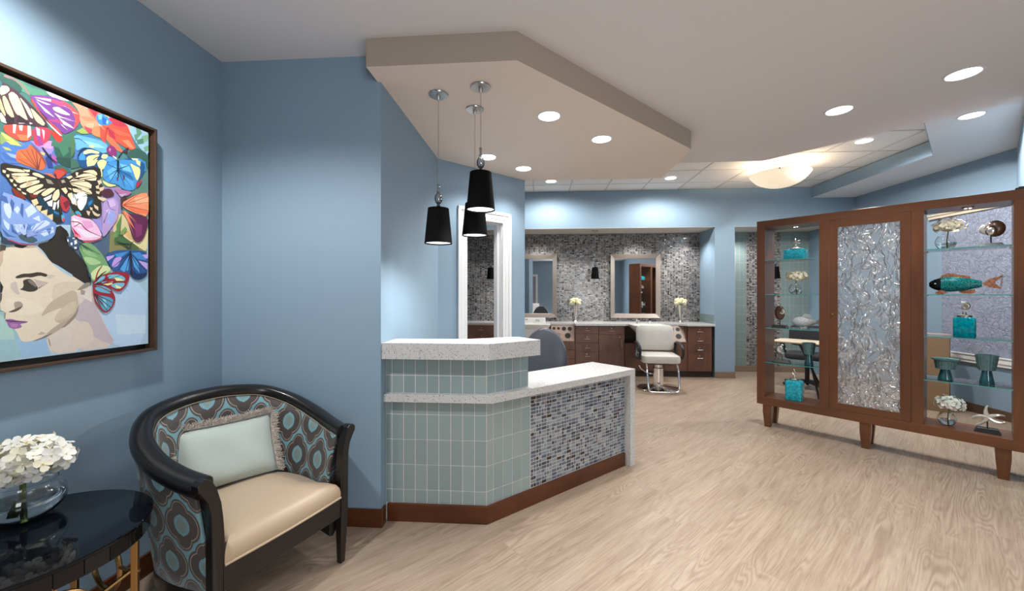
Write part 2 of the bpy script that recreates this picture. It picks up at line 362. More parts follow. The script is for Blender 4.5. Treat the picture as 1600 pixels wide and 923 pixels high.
    def build(s, name, mats, parent=None, bevel=0.0, weld=False):
        o = bpy.data.objects.new(name, s.mesh(name, mats)); C.objects.link(o); o.parent = parent
        if weld or s.sm and any(s.sm):
            bm = bmesh.new(); bm.from_mesh(o.data); bmesh.ops.remove_doubles(bm, verts=bm.verts, dist=1e-5)
            bmesh.ops.recalc_face_normals(bm, faces=bm.faces)
            for e in bm.edges:
                if len(e.link_faces) == 2 and e.calc_face_angle(0) > math.radians(38): e.smooth = False
            bm.to_mesh(o.data); bm.free()
        if bevel:
            md = o.modifiers.new('bevel', 'BEVEL'); md.width = bevel; md.segments = 2; md.limit_method = 'ANGLE'; md.angle_limit = math.radians(40)
        return o
def thing(name, label, cat, loc=(0, 0, 0), rz=0.0, group=None):
    o = bpy.data.objects.new(name, None); C.objects.link(o); o.location = loc; o.rotation_euler = (0, 0, rz); o.empty_display_size = 0.1
    o['label'] = label; o['category'] = cat
    if group: o['group'] = group
    return o
def tag(o, label, cat, group=None):
    o['label'] = label; o['category'] = cat
    if group: o['group'] = group
    return o
def struct(o): o['kind'] = 'structure'; return o
def stuff(o): o['kind'] = 'stuff'; return o
def inst(src, name, parent, loc=(0, 0, 0), rot=(0, 0, 0), sc=(1, 1, 1)):
    o = bpy.data.objects.new(name, src if isinstance(src, bpy.types.Mesh) else src.data); C.objects.link(o); o.parent = parent
    o.location = loc; o.rotation_euler = rot; o.scale = sc; return o
# ------------------------------------------------------------------ large structure
ZC, ZS, ZT, ZR, ZN = 2.743, 2.588, 3.05, 2.88, 2.44       # gypsum, tan soffit, tile, side soffit, niche ceilings
SQ = math.sqrt(0.5)
XL = -1.894
def S(name, mb, mats, **k): return struct(mb.build(name, mats, **k))
S('wall_left', MB().box(XL - 0.12, XL, -2.6, 2.254, 0, ZC), 'wall_blue')
# block between the waiting area and the desk: front face, then the return beside the desk
S('wall_middle', MB().prism([(XL - 0.12, 2.254), (-0.918, 2.254), (-0.918, 3.566), (-1.02, 3.66), (XL - 0.12, 3.66)], 0, ZC), 'wall_blue')
# 45 degree wall with the doorway
D0 = Vector((-0.918, 3.566)); DD = Vector((0.766, 0.753)).normalized(); DN = Vector((-DD.y, DD.x)); LD = 1.072
def wd(sv, t): q = D0 + DD * sv + DN * t; return (q.x, q.y)
TW = 0.13
mb = MB()
mb.prism([wd(0, 0), wd(0.30, 0), wd(0.30, TW), wd(0, TW)], 0, ZC); mb.prism([wd(0.765, 0), wd(LD, 0), wd(LD, TW), wd(0.765, TW)], 0, ZC)
mb.prism([wd(0.30, 0), wd(0.765, 0), wd(0.765, TW), wd(0.30, TW)], 2.095, ZC)
S('wall_doorway', mb, 'wall_blue')
# casing of the doorway, stepped profile, plus jamb lining
def casing(s0, s1, z0, z1, horiz=False):
    m = MB()
    for k, (a, b, th) in enumerate(((0.0, 1.0, 0.012), (0.0, 0.30, 0.026), (0.34, 0.70, 0.020), (0.74, 1.0, 0.016))):
        if horiz: x0, x1, y0, y1 = s0, s1, z1 + (z0 - z1) * a, z1 + (z0 - z1) * b
        else: x0, x1, y0, y1 = s0 + (s1 - s0) * a, s0 + (s1 - s0) * b, z0, z1
        x0, x1 = min(x0, x1), max(x0, x1); y0, y1 = min(y0, y1), max(y0, y1)
        m.prism([wd(x0, -th), wd(x1, -th), wd(x1, -0.0005), wd(x0, -0.0005)], y0, y1)
    return m
dc = S('trim_1', MB().prism([wd(0.30, 0.001), wd(0.318, 0.001), wd(0.318, TW), wd(0.30, TW)], 0, 2.095).prism([wd(0.747, 0.001), wd(0.765, 0.001), wd(0.765, TW), wd(0.747, TW)], 0, 2.095).prism([wd(0.318, 0.001), wd(0.747, 0.001), wd(0.747, TW), wd(0.318, TW)], 2.077, 2.095).prism([wd(0.733, 0.05), wd(0.747, 0.05), wd(0.747, 0.085), wd(0.733, 0.085)], 0, 2.077), 'white_trim')
casing(0.206, 0.312, 0, 2.19).build('side_casing', 'white_trim', dc, 0.002); casing(0.863, 0.753, 0, 2.19).build('side_casing', 'white_trim', dc, 0.002)
casing(0.206, 0.863, 2.083, 2.19, True).build('head_casing', 'white_trim', dc, 0.002)
# far wall: header, pilaster, two niches
YF, YN, XN0, XN1, XP, XM1 = 6.61, 7.20, -1.5, 2.834, 3.143, 4.66
mb = MB().box(XN0 - 0.1, XN1, YF, YN + 0.1, ZN, ZT).box(XN1, XP, YF, YN + 0.1, 0, ZT).box(XP, XM1, YF, YN + 0.1, ZN, ZT).box(XM1, 5.1, YF, YN + 0.1, 0, ZT)
mb.box(XN0 - 0.1, XN1, YN + 0.01, YN + 0.1, 0, ZN).box(XP, XM1, YN + 0.01, YN + 0.1, 0, ZN)
S('wall_far', mb, 'wall_blue')
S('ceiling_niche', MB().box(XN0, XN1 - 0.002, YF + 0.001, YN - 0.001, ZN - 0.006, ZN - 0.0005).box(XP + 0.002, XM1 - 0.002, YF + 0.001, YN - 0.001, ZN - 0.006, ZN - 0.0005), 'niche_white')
S('wall_salon_left', MB().box(XN0 - 0.1, XN0, 3.75, YF, 0, ZT), 'wall_blue')
S('wall_right', MB().box(4.975, 5.1, 4.47, YF, 0, ZT), 'wall_blue')
S('wall_angle', MB().prism([(4.975, 4.485), (3.43, 3.0), (3.55, 2.90), (5.1, 4.40)], 0, ZT), 'wall_blue')
S('wall_entry', MB().box(3.46, 3.58, -2.6, 2.93, 0, ZC), 'wall_blue')
dw = S('door_1', MB().box(-0.95, -0.87, -2.598, -2.57, 0, 2.1).box(-0.13, -0.05, -2.598, -2.57, 0, 2.1).box(-0.95, -0.05, -2.598, -2.57, 2.1, 2.18), 'white_trim'); MB().box(-0.869, -0.131, -2.595, -2.58, 0.01, 2.099).build('door_glass', 'crackle_pane', dw)
S('wall_rear', MB().box(XL - 0.12, 3.58, -2.72, -2.6, 0, ZC), 'wall_blue')
# ceilings
S('ceiling', MB().prism([(XL - 0.12, -2.72), (3.9, -2.72), (3.9, 2.585), (3.453, 3.071), (2.346, 4.31), (XL - 0.12, 4.31)], ZC, ZT - 0.01), 'ceiling_white')
S('ceiling_soffit', MB().prism([(-0.937, 2.098), (-0.116, 2.092), (1.277, 3.458), (1.302, 3.50), (1.302, 4.328), (-0.1545, 4.32), (-0.918, 3.566), (-0.918, 2.2535), (-0.937, 2.2535)], ZS, ZC - 0.0005), ['soffit_tan', 'soffit_lit_underside'])
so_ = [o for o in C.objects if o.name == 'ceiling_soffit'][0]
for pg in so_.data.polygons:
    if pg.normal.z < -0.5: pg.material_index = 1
S('ceiling_side_soffit', MB().prism([(4.32, YF), (4.32, 4.66), (3.107, 3.457), (3.453, 3.071), (3.49, 3.04), (5.0, 4.50), (5.0, YF)], ZR, ZT - 0.006), 'ceiling_white')
S('trim_2', MB().prism([(4.315, YF), (4.315, 4.662), (3.112, 3.469), (3.109, 3.4595), (4.3195, 4.6585), (4.3195, YF)], ZR + 0.002, ZT - 0.001), 'wall_blue')
deck = S('ceiling_deck', MB().box(XL - 0.12, 5.2, -2.72, YN + 0.1, 3.075, 3.10), 'ceiling_white')
cg = S('ceiling_grid', MB().box(-1.6, 4.32, 3.4, YF, ZT + 0.018, ZT + 0.022), 'tile_grid')
TX = [-0.085 + 0.583 * k for k in range(-3, 9)]; TY = [4.995 + 0.607 * k for k in range(-2, 4)]
tiles = {}
for i in range(len(TX) - 1):
    for j in range(len(TY) - 1):
        x0, x1, y0, y1 = TX[i] + 0.010, min(TX[i + 1], 4.318) - 0.010, TY[j] + 0.010, min(TY[j + 1], YF + 0.012) - 0.010
        if x1 - x0 < 0.05 or y1 < 4.32: continue
        m = MB().box(x0, x1, y0, y1, ZT + 0.003, ZT + 0.0175); m.build('ceiling_tile', 'ceiling_tile', cg)
g = MB()
for x in TX: g.box(x - 0.011, x + 0.011, 3.6, YF, ZT, ZT + 0.004)
for y in TY:
    if y < YF: g.box(-1.6, 4.318, y - 0.011, y + 0.011, ZT + 0.0003, ZT + 0.0036)
g.build('suspension_grid', 'tile_grid', cg)
# floor: planks laid at 45 degrees
fl = S('floor', MB().box(XL - 0.12, 5.1, -2.7, YN + 0.1, -0.06, -0.0035).box(XL, 3.5, -2.6, 1.0, -0.0035, 0.0), 'floor_base'); fl.data.materials[0] = MATS['floor_plank']
def clip(poly, a, b, cc):                       # keep a*x + b*y <= cc
    r = []
    for i in range(len(poly)):
        p, q = poly[i], poly[(i + 1) % len(poly)]; dp, dq = a * p[0] + b * p[1] - cc, a * q[0] + b * q[1] - cc
        if dp <= 0: r.append(p)
        if dp * dq < 0: t = dp / (dp - dq); r.append((p[0] + (q[0] - p[0]) * t, p[1] + (q[1] - p[1]) * t))
    return r
PW, PL, GAP = 0.184, 1.22, 0.0002
rnd = random.Random(3); nplank = 0
for r in range(-30, 31):
    c0 = r * PW; off = rnd.random() * PL
    for k in range(-3, 9):
        l0 = k * PL + off - PL
        rect = [(l0 + GAP, c0 + GAP), (l0 + PL - GAP, c0 + GAP), (l0 + PL - GAP, c0 + PW - GAP), (l0 + GAP, c0 + PW - GAP)]
        poly = [((u - v) * SQ, (u + v) * SQ) for u, v in rect]
        for a, b, cc in ((-1, 0, 1.893), (1, 0, 4.974), (0, -1, -1.0), (0, 1, YN)):
            if poly: poly = clip(poly, a, b, cc)
        if len(poly) < 3: continue
        cx = sum(p[0] for p in poly) / len(poly); cy = sum(p[1] for p in poly) / len(poly)
        if (cx < -0.95 and cy > 2.3 and cy < 3.8) or (cx - cy > 0.55) or (cx < -0.6 and cy > 4.2 and cx + 1.5 < 0.0): continue
        ar = abs(sum(poly[i][0] * poly[(i + 1) % len(poly)][1] - poly[(i + 1) % len(poly)][0] * poly[i][1] for i in range(len(poly)))) / 2
        if ar < 0.004: continue
        nplank += 1
        if nplank <= 300: MB().prism(poly, -0.0034, 0.0).build('plank', 'floor_plank', fl)
S('floor_entry', MB().prism([(3.5, -2.6), (3.9, -2.6), (3.9, 2.5), (3.5, 2.9)], -0.06, 0.0), 'floor_plank')
# baseboards
S('baseboard_left', MB().box(XL + 0.0005, XL + 0.015, -2.59, 2.239, 0.0005, 0.105), 'base_wood_y', bevel=0.003)
S('baseboard_middle', MB().box(XL + 0.016, -0.904, 2.2395, 2.2535, 0.0005, 0.105).box(-0.9175, -0.904, 2.2535, 2.30, 0.0005, 0.105), 'base_wood', bevel=0.003)
S('baseboard_far', MB().box(XN1 + 0.003, XP - 0.003, YF - 0.014, YF - 0.0005, 0.0005, 0.1).box(XP + 0.0005, XP + 0.012, YF, YN - 0.02, 0.0005, 0.1).box(XP + 0.012, XM1 - 0.002, YN - 0.02, YN - 0.006, 0.0005, 0.1).box(XM1, 4.96, YF - 0.014, YF - 0.0005, 0.0005, 0.1), 'base_taupe', bevel=0.002)
S('baseboard_right', MB().box(4.961, 4.9745, 4.48, YF - 0.015, 0.0005, 0.1), 'base_brown', bevel=0.002)
S('baseboard_doorway', MB().prism([wd(0.01, -0.014), wd(0.2, -0.014), wd(0.2, -0.0005), wd(0.01, -0.0005)], 0.0005, 0.1).prism([wd(0.868, -0.014), wd(1.07, -0.014), wd(1.07, -0.0005), wd(0.868, -0.0005)], 0.0005, 0.1), 'base_wood', bevel=0.002)

# mosaic made of real little tiles: mapping (u, v, w) -> world, w is proud of the grout
def mosaic(u0, u1, v0, v1, fn, seed, cw=0.0465, rh=0.0235, g=0.0042, weights=(30, 26, 16, 14, 9, 5), proud=0.0012, grid=0.0):
    R = random.Random(seed); V = []; F = []; Mi = []; nc = int(math.ceil((u1 - u0) / cw)); nr = int(math.ceil((v1 - v0) / rh)); pool = [i for i, x in enumerate(weights) for _ in range(x)]
    for j in range(nr):
        for i in range(nc):
            a, b = u0 + i * cw, min(u0 + (i + 1) * cw, u1); c, d = v0 + j * rh, min(v0 + (j + 1) * rh, v1)
            if b - a < 0.008 or d - c < 0.007: continue
            k = R.random(); parts = [(a, b)] if k < 0.60 else ([(a, (a + b) / 2), ((a + b) / 2, b)] if k < 0.86 else ([(a, a + (b - a) * 0.68), (a + (b - a) * 0.68, b)]))
            for p, q_ in parts:
                p += g / 2; q_ -= g / 2; e, f = c + g / 2, d - g / 2; n = len(V); h = proud * (0.8 + 0.4 * R.random()); s1 = (R.random() - 0.5) * 0.0009; s2 = (R.random() - 0.5) * 0.0006
                V += [fn(p, e, 0), fn(q_, e, 0), fn(q_, f, 0), fn(p, f, 0)]
                V += [fn(p + 0.0006, e + 0.0006, h - s1 - s2), fn(q_ - 0.0006, e + 0.0006, h + s1 - s2), fn(q_ - 0.0006, f - 0.0006, h + s1 + s2), fn(p + 0.0006, f - 0.0006, h - s1 + s2)]
                F += [(n + 4, n + 5, n + 6, n + 7), (n, n + 1, n + 5, n + 4), (n + 1, n + 2, n + 6, n + 5), (n + 2, n + 3, n + 7, n + 6), (n + 3, n, n + 4, n + 7)]
                Mi += [pool[R.randrange(len(pool))]] * 5
    return V, F, Mi
def mosaic_obj(name, args, mats, parent):
    V, F, Mi = args; me = bpy.data.meshes.new(name); me.from_pydata(V, [], F)
    for m in mats: me.materials.append(MATS[m])
    me.polygons.foreach_set('material_index', Mi); me.update(); o = bpy.data.objects.new(name, me); C.objects.link(o); o.parent = parent; return stuff(o)
# far niches: grout panel, mosaic, tiles
nb = S('wall_niche', MB().box(XN0, XN1 - 0.001, YN - 0.004, YN + 0.009, 0.0, ZN - 0.007).box(XP + 0.001, XM1 - 0.001, YN - 0.004, YN + 0.009, 0.0, ZN - 0.007), 'grout_far')
fy = lambda u, v, w_: (u, YN - 0.004 - w_, v)
mosaic_obj('mosaic', mosaic(XN0, XN1, 0.866, ZN - 0.008, fy, 11, weights=(24, 20, 15, 10, 17, 14)), MOSF, nb)
XA, XB = 3.618, 4.197
mosaic_obj('mosaic', mosaic(XA, XB, 0.10, ZN - 0.008, fy, 12, weights=(22, 20, 20, 12, 14, 12)), MOSF, nb)
tm = None
def tile_run(parent, x0, x1, step, z0, z1, zs, mats, fn, name='glass_tile', g=0.006, th=0.002):
    k = 0; edges = [x0]; x = x0
    while x < x1 - 0.012: x = min(x + step, x1); edges.append(x)
    rows = [z0]; z_ = z0
    while z_ < z1 - 0.012: z_ = min(z_ + zs, z1); rows.append(z_)
    for a, b in zip(edges, edges[1:]):
        for c, d in zip(rows, rows[1:]):
            m = MB(); e = 0.0012
            b4 = [fn(a + g / 2, c + g / 2, 0), fn(b - g / 2, c + g / 2, 0), fn(b - g / 2, d - g / 2, 0), fn(a + g / 2, d - g / 2, 0)]
            t4 = [fn(a + g / 2 + e, c + g / 2 + e, th), fn(b - g / 2 - e, c + g / 2 + e, th), fn(b - g / 2 - e, d - g / 2 - e, th), fn(a + g / 2 + e, d - g / 2 - e, th)]
            m.hexa(b4, t4); m.build(name, random.choice(mats) if isinstance(mats, list) else mats, parent)
tile_run(nb, 3.43, XA, 0.0725, 0.10, ZN - 0.008, 0.150, 'niche_tile', fy); tile_run(nb, XB, XM1 - 0.002, 0.0725, 0.10, ZN - 0.008, 0.150, 'niche_tile', fy)
# splash tiles on the right cheek of the first niche
tile_run(nb, YF + 0.02, YN - 0.008, 0.036, 0.866, 1.015, 0.150, 'niche_tile', lambda u, v, w_: (XN1 - 0.0005 - w_, u, v))

# window of crackled privacy glass on the right wall
def wr(y0, y1, z0, z1, x0, x1): return MB().box(x0, x1, y0, y1, z0, z1)
wn = S('window_1', wr(4.49, 5.245, 0.665, 2.29, 4.962, 4.9745), 'crackle_pane')
m = MB(); m.box(4.935, 4.974, 4.47, 5.30, 0.60, 0.665).box(4.945, 4.974, 4.47, 5.30, 0.565, 0.60).box(4.925, 4.974, 4.47, 5.30, 0.655, 0.668); m.build('window_sill', 'white_trim', wn, 0.003)
m = MB(); m.box(4.94, 4.974, 4.49, 5.40, 2.29, 2.325).box(4.925, 4.974, 4.49, 5.42, 2.325, 2.345); m.build('head_moulding', 'cream_top', wn, 0.003)

# ------------------------------------------------------------------ reception desk
CX, CY_ = -0.302, 2.312
T = Vector((0.749, 0.663)); NO = Vector((0.663, -0.749))
def dk(t, n): q = Vector((CX, CY_)) + T * t + NO * n; return (q.x, q.y)
desk = thing('reception_desk', 'angled reception desk with speckled quartz tops, green glass tile and blue mosaic front', 'desk', (0, 0, 0))
XD0 = -0.917; nf = 0.013                              # tile faces sit behind the baseboard face
def corner(off):                                      # front corner of a line set `off` behind the base line, both faces
    # front face: Y = CY_ + off ; diagonal: n = -off
    t = (CY_ + off - CY_ - NO.y * -off) / T.y; q = dk(t, -off); return q, t
cb, tb = corner(nf + 0.006)
def off_poly(off, t_end, back):
    c, _ = corner(off); return [(XD0, CY_ + off), c, dk(t_end, -off), dk(t_end, -back), ]
# body (grout coloured core)
core = MB(); c0, t0 = corner(nf + 0.005)
ci, _ = corner(0.16)
core.prism([(XD0, c0[1]), c0, ci, (XD0, ci[1])], 0.0, 0.716).prism([c0, dk(1.325, -(nf + 0.005)), dk(1.325, -0.16), ci], 0.0, 0.716)
ce_, _ = corner(0.14)
core.prism([(XD0, c0[1]), c0, ce_, (XD0, ce_[1])], 0.762, 0.974).prism([c0, dk(0.322, -(nf + 0.005)), dk(0.322, -0.14), ce_], 0.762, 0.974)
core.build('body', 'grout', desk)
# quartz: work surface with waterfall leg, and the raised transaction top
cs, _ = corner(-0.022)
m = MB(); cbk, _ = corner(0.385)
m.prism([(XD0, 2.289), (-0.275, 2.289), dk(1.390, 0.036), dk(1.365, -0.385), cbk, (XD0, cbk[1])], 0.716, 0.762)
m.build('work_top', 'quartz', desk, 0.002)
m = MB(); m.prism([dk(1.328, 0.036), dk(1.390, 0.036), dk(1.365, -0.385), dk(1.328, -0.385)], 0.0005, 0.7155); m.build('waterfall_leg', 'quartz', desk, 0.002)
m = MB(); m.prism([(XD0, 2.260), (-0.283, 2.253), dk(0.344, 0.082), dk(0.341, -0.144), (-0.445, 2.489), (XD0, 2.482)], 0.974, 1.07)
m.build('transaction_top', 'quartz', desk, 0.002)
# wooden base
m = MB(); cp, _ = corner(0.0); cq, _ = corner(nf + 0.0045)
m.prism([(XD0 + 0.014, CY_), cp, cq, (XD0 + 0.014, cq[1])], 0.0005, 0.105); m.build('base_board', 'base_wood', desk, 0.003)
m = MB(); m.prism([cp, dk(1.312, 0.0), dk(1.312, -(nf + 0.0045)), cq], 0.0005, 0.105); m.build('base_board', 'base_wood', desk, 0.003)
# tiles
GT = ['glass_tile_a', 'glass_tile_a', 'glass_tile_b', 'glass_tile_c']
ct, tt = corner(nf + 0.005)
ff = lambda u, v, w_: (ct[0] - u, ct[1] - w_, v)      # u runs left from the corner
fd = lambda u, v, w_: tuple(Vector(dk(tt + u, -(nf + 0.005) + w_))) + (v,)
def tiles_at(us, zs, fn, flip):
    for a, b in zip(us, us[1:]):
        for c, d in zip(zs, zs[1:]):
            g = 0.0038; e = 0.0012; th = 0.0022; m = MB()
            P_ = lambda uu, vv, ww: fn(uu, vv, ww)
            b4 = [P_(a + g / 2, c + g / 2, 0), P_(b - g / 2, c + g / 2, 0), P_(b - g / 2, d - g / 2, 0), P_(a + g / 2, d - g / 2, 0)]
            t4 = [P_(a + g / 2 + e, c + g / 2 + e, th), P_(b - g / 2 - e, c + g / 2 + e, th), P_(b - g / 2 - e, d - g / 2 - e, th), P_(a + g / 2 + e, d - g / 2 - e, th)]
            if flip: b4 = b4[::-1]; t4 = t4[::-1]
            m.hexa(b4, t4); m.build('glass_tile', random.choice(GT), desk)
LZ = [0.105, 0.185, 0.335, 0.485, 0.635, 0.716]; UZ = [0.762, 0.868, 0.974]
lu = [0.0715 * k for k in range(9)] + [ct[0] - XD0]
tiles_at(lu, LZ, ff, True); tiles_at(lu, UZ, ff, True)
tiles_at([0, 0.05] + [0.05 + 0.0722 * k for k in range(1, 5)], LZ, fd, False)
tiles_at([0.0645 * k for k in range(6)], UZ, fd, False)
mosaic_obj('mosaic', mosaic(0.341, 1.325 - tt, 0.106, 0.7155, fd, 5, cw=0.0465, rh=0.0235, g=0.0036, weights=(32, 25, 20, 9, 11, 4)), MOS, desk)

# ------------------------------------------------------------------ display cabinet
ANG = math.radians(45.75); PC = (2.2465, 4.2616)
cab = thing('display_cabinet', 'brown wooden display cabinet with two open glass-shelved bays and a crinkled glass door', 'cabinet', (PC[0], PC[1], 0), -ANG)
CD = 0.30; ZB, ZTOP = 0.228, 2.10; SE = 1.715
def cbx(name, x0, x1, y0, y1, z0, z1, mat, bev=0.002, parent=None): return MB().box(x0, x1, y0, y1, z0, z1).build(name, mat, parent or cab, bev)
cbx('stile', 0, 0.073, 0, CD, ZB + 0.0768, 2.0302, 'cab_wood_v'); cbx('stile', 0.52, 0.5945, 0, CD, ZB + 0.0768, 2.0302, 'cab_wood_v')
cbx('stile', 1.127, 1.2, 0, CD, ZB + 0.0768, 2.0302, 'cab_wood_v'); cbx('stile', 1.648, SE, 0, CD, ZB + 0.0768, 2.0302, 'cab_wood_v')
cbx('top_panel', 0, SE, 0, CD, 2.03, ZTOP, 'cab_wood_h'); cbx('bottom_panel', 0, SE, 0, CD, ZB, 0.305, 'cab_wood_h')
dr = cbx('door', 0.5965, 0.657, 0.0, 0.022, 0.3075, 2.0275, 'cab_wood_v')
for a in ((1.062, 1.1255, 0.3075, 2.0275, 'cab_wood_v'), (0.657, 1.062, 1.96, 2.0275, 'cab_wood_h'), (0.657, 1.062, 0.3075, 0.367, 'cab_wood_h')): cbx('door_rail', a[0], a[1], 0.0, 0.022, a[2], a[3], a[4], 0.001, dr)
cbx('glass_panel', 0.655, 1.064, 0.008, 0.016, 0.365, 1.962, 'crinkle_glass', 0, dr)
MB().lathe([(0.0, 0), (0.009, 0.0), (0.011, 0.006), (0.006, 0.012), (0, 0.013)], 12).build('lock', 'gold', dr)
cab.children[0]; lk = [o for o in dr.children if o.name.startswith('lock')][0]; lk.location = (0.62, -0.0005, 1.168); lk.rotation_euler = (PI / 2, 0, 0)
def shelf(x0, x1, zt, lab=None):
    s = MB().box(x0 + 0.001, x1 - 0.001, 0.006, CD - 0.01, zt - 0.007, zt).build('glass_shelf', 'shelf_glass', cab)
    MB().box(x0 + 0.001, x1 - 0.001, 0.004, 0.0058, zt - 0.007, zt).build('shelf_edge', 'shelf_edge', s)
    for xx in (x0, x1):
        for yy in (0.04, CD - 0.05):
            MB().tube([(xx, yy, zt - 0.011), (xx + (0.012 if xx == x0 else -0.012), yy, zt - 0.011)], 0.0035, 8).build('shelf_pin', 'chrome', cab)
SH1 = [1.698, 1.351, 1.012, 0.664]; SH2 = [1.712, 1.351, 1.018, 0.669]
for z_ in SH1: shelf(0.073, 0.52, z_)
for z_ in SH2: shelf(1.2, 1.648, z_)
def leg(x, y):
    m = MB(); a = 0.038; b = 0.030
    m.hexa([(x - 0.026, y - 0.026, 0.0005), (x + 0.026, y - 0.026, 0.0005), (x + 0.026, y + 0.026, 0.0005), (x - 0.026, y + 0.026, 0.0005)],
           [(x - a, y - a, 0.15), (x + a, y - a, 0.15), (x + a, y + a, 0.15), (x - a, y + a, 0.15)])
    m.box(x - a, x + a, y - a, y + a, 0.15, ZB - 0.0003); m.build('leg', 'cab_wood_v', cab, 0.003)
for x in (0.088, 0.842, 1.602):
    for y in (0.05, 0.235): leg(x, y)
def puck(x, y):
    p = MB().lathe([(0.0, -0.006), (0.034, -0.006), (0.036, 0.0), (0.0, 0.0)], 20, (x, y, 2.0295)).build('puck_light', 'pewter', cab)
    for dx in (-0.011, 0.012): MB().lathe([(0.0, -0.008), (0.007, -0.0075), (0.007, -0.0065), (0, -0.0062)], 10, (x + dx, y, 2.0295)).build('bulb', 'puck_light', p)
    l = bpy.data.lights.new('puck_beam', 'SPOT'); l.energy = 7; l.spot_size = math.radians(100); l.spot_blend = 0.7; l.color = (1, 0.95, 0.88); l.shadow_soft_size = 0.02
    o = bpy.data.objects.new('puck_beam', l); C.objects.link(o); q = cab.matrix_basis @ Vector((x, y, 2.012)); o.location = q
puck(0.30, 0.15); puck(1.43, 0.15)
CM = Matrix.Translation((PC[0], PC[1], 0)) @ Matrix.Rotation(-ANG, 4, 'Z')
def inc(s_, y, z_): q = CM @ Vector((s_, y, z_)); return (q.x, q.y, q.z)
tag(MB().prism([inc(1.655, 0.02, 0)[:2], inc(1.71, 0.02, 0)[:2], inc(1.71, 0.09, 0)[:2], inc(1.655, 0.09, 0)[:2]], ZTOP + 0.0003, ZTOP + 0.016).prism([inc(1.67, 0.03, 0)[:2], inc(1.71, 0.03, 0)[:2], inc(1.71, 0.08, 0)[:2], inc(1.67, 0.08, 0)[:2]], ZTOP + 0.016, ZTOP + 0.024).build('black_box', 'black_plastic', None, 0.002), 'flat black box lying on top of the display cabinet at its right end', 'box')
# ------------------------------------------------------------------ painting on the left wall
pt = thing('framed_painting', 'large square framed canvas of a woman in profile crowned with butterflies and flowers', 'painting', (XL, 1.245, 1.10))
PY0, PY1, PZ0, PZ1 = 0.700, 1.797, 1.084, 2.148        # frame outer, world
def pbx(name, y0, y1, z0, z1, x0, x1, mat, bev=0.002): return MB().box(x0 - XL, x1 - XL, y0 - 1.245, y1 - 1.245, z0 - 1.10, z1 - 1.10).build(name, mat, pt, bev)
FX0, FX1 = XL + 0.0015, -1.838
for a in ((PY0, PY0 + 0.012, PZ0, PZ1), (PY1 - 0.012, PY1, PZ0, PZ1), (PY0 + 0.012, PY1 - 0.012, PZ0, PZ0 + 0.012), (PY0 + 0.012, PY1 - 0.012, PZ1 - 0.012, PZ1)): pbx('frame', *a, FX0, FX1, 'frame_brown')
pbx('backing', PY0 + 0.012, PY1 - 0.012, PZ0 + 0.012, PZ1 - 0.012, FX0, XL + 0.006, 'black_lacquer', 0)
pbx('canvas', 1.765 - 1.04, 1.7655, 1.1195, 2.1205, XL + 0.006, -1.8535, 'canvas_edge', 0)
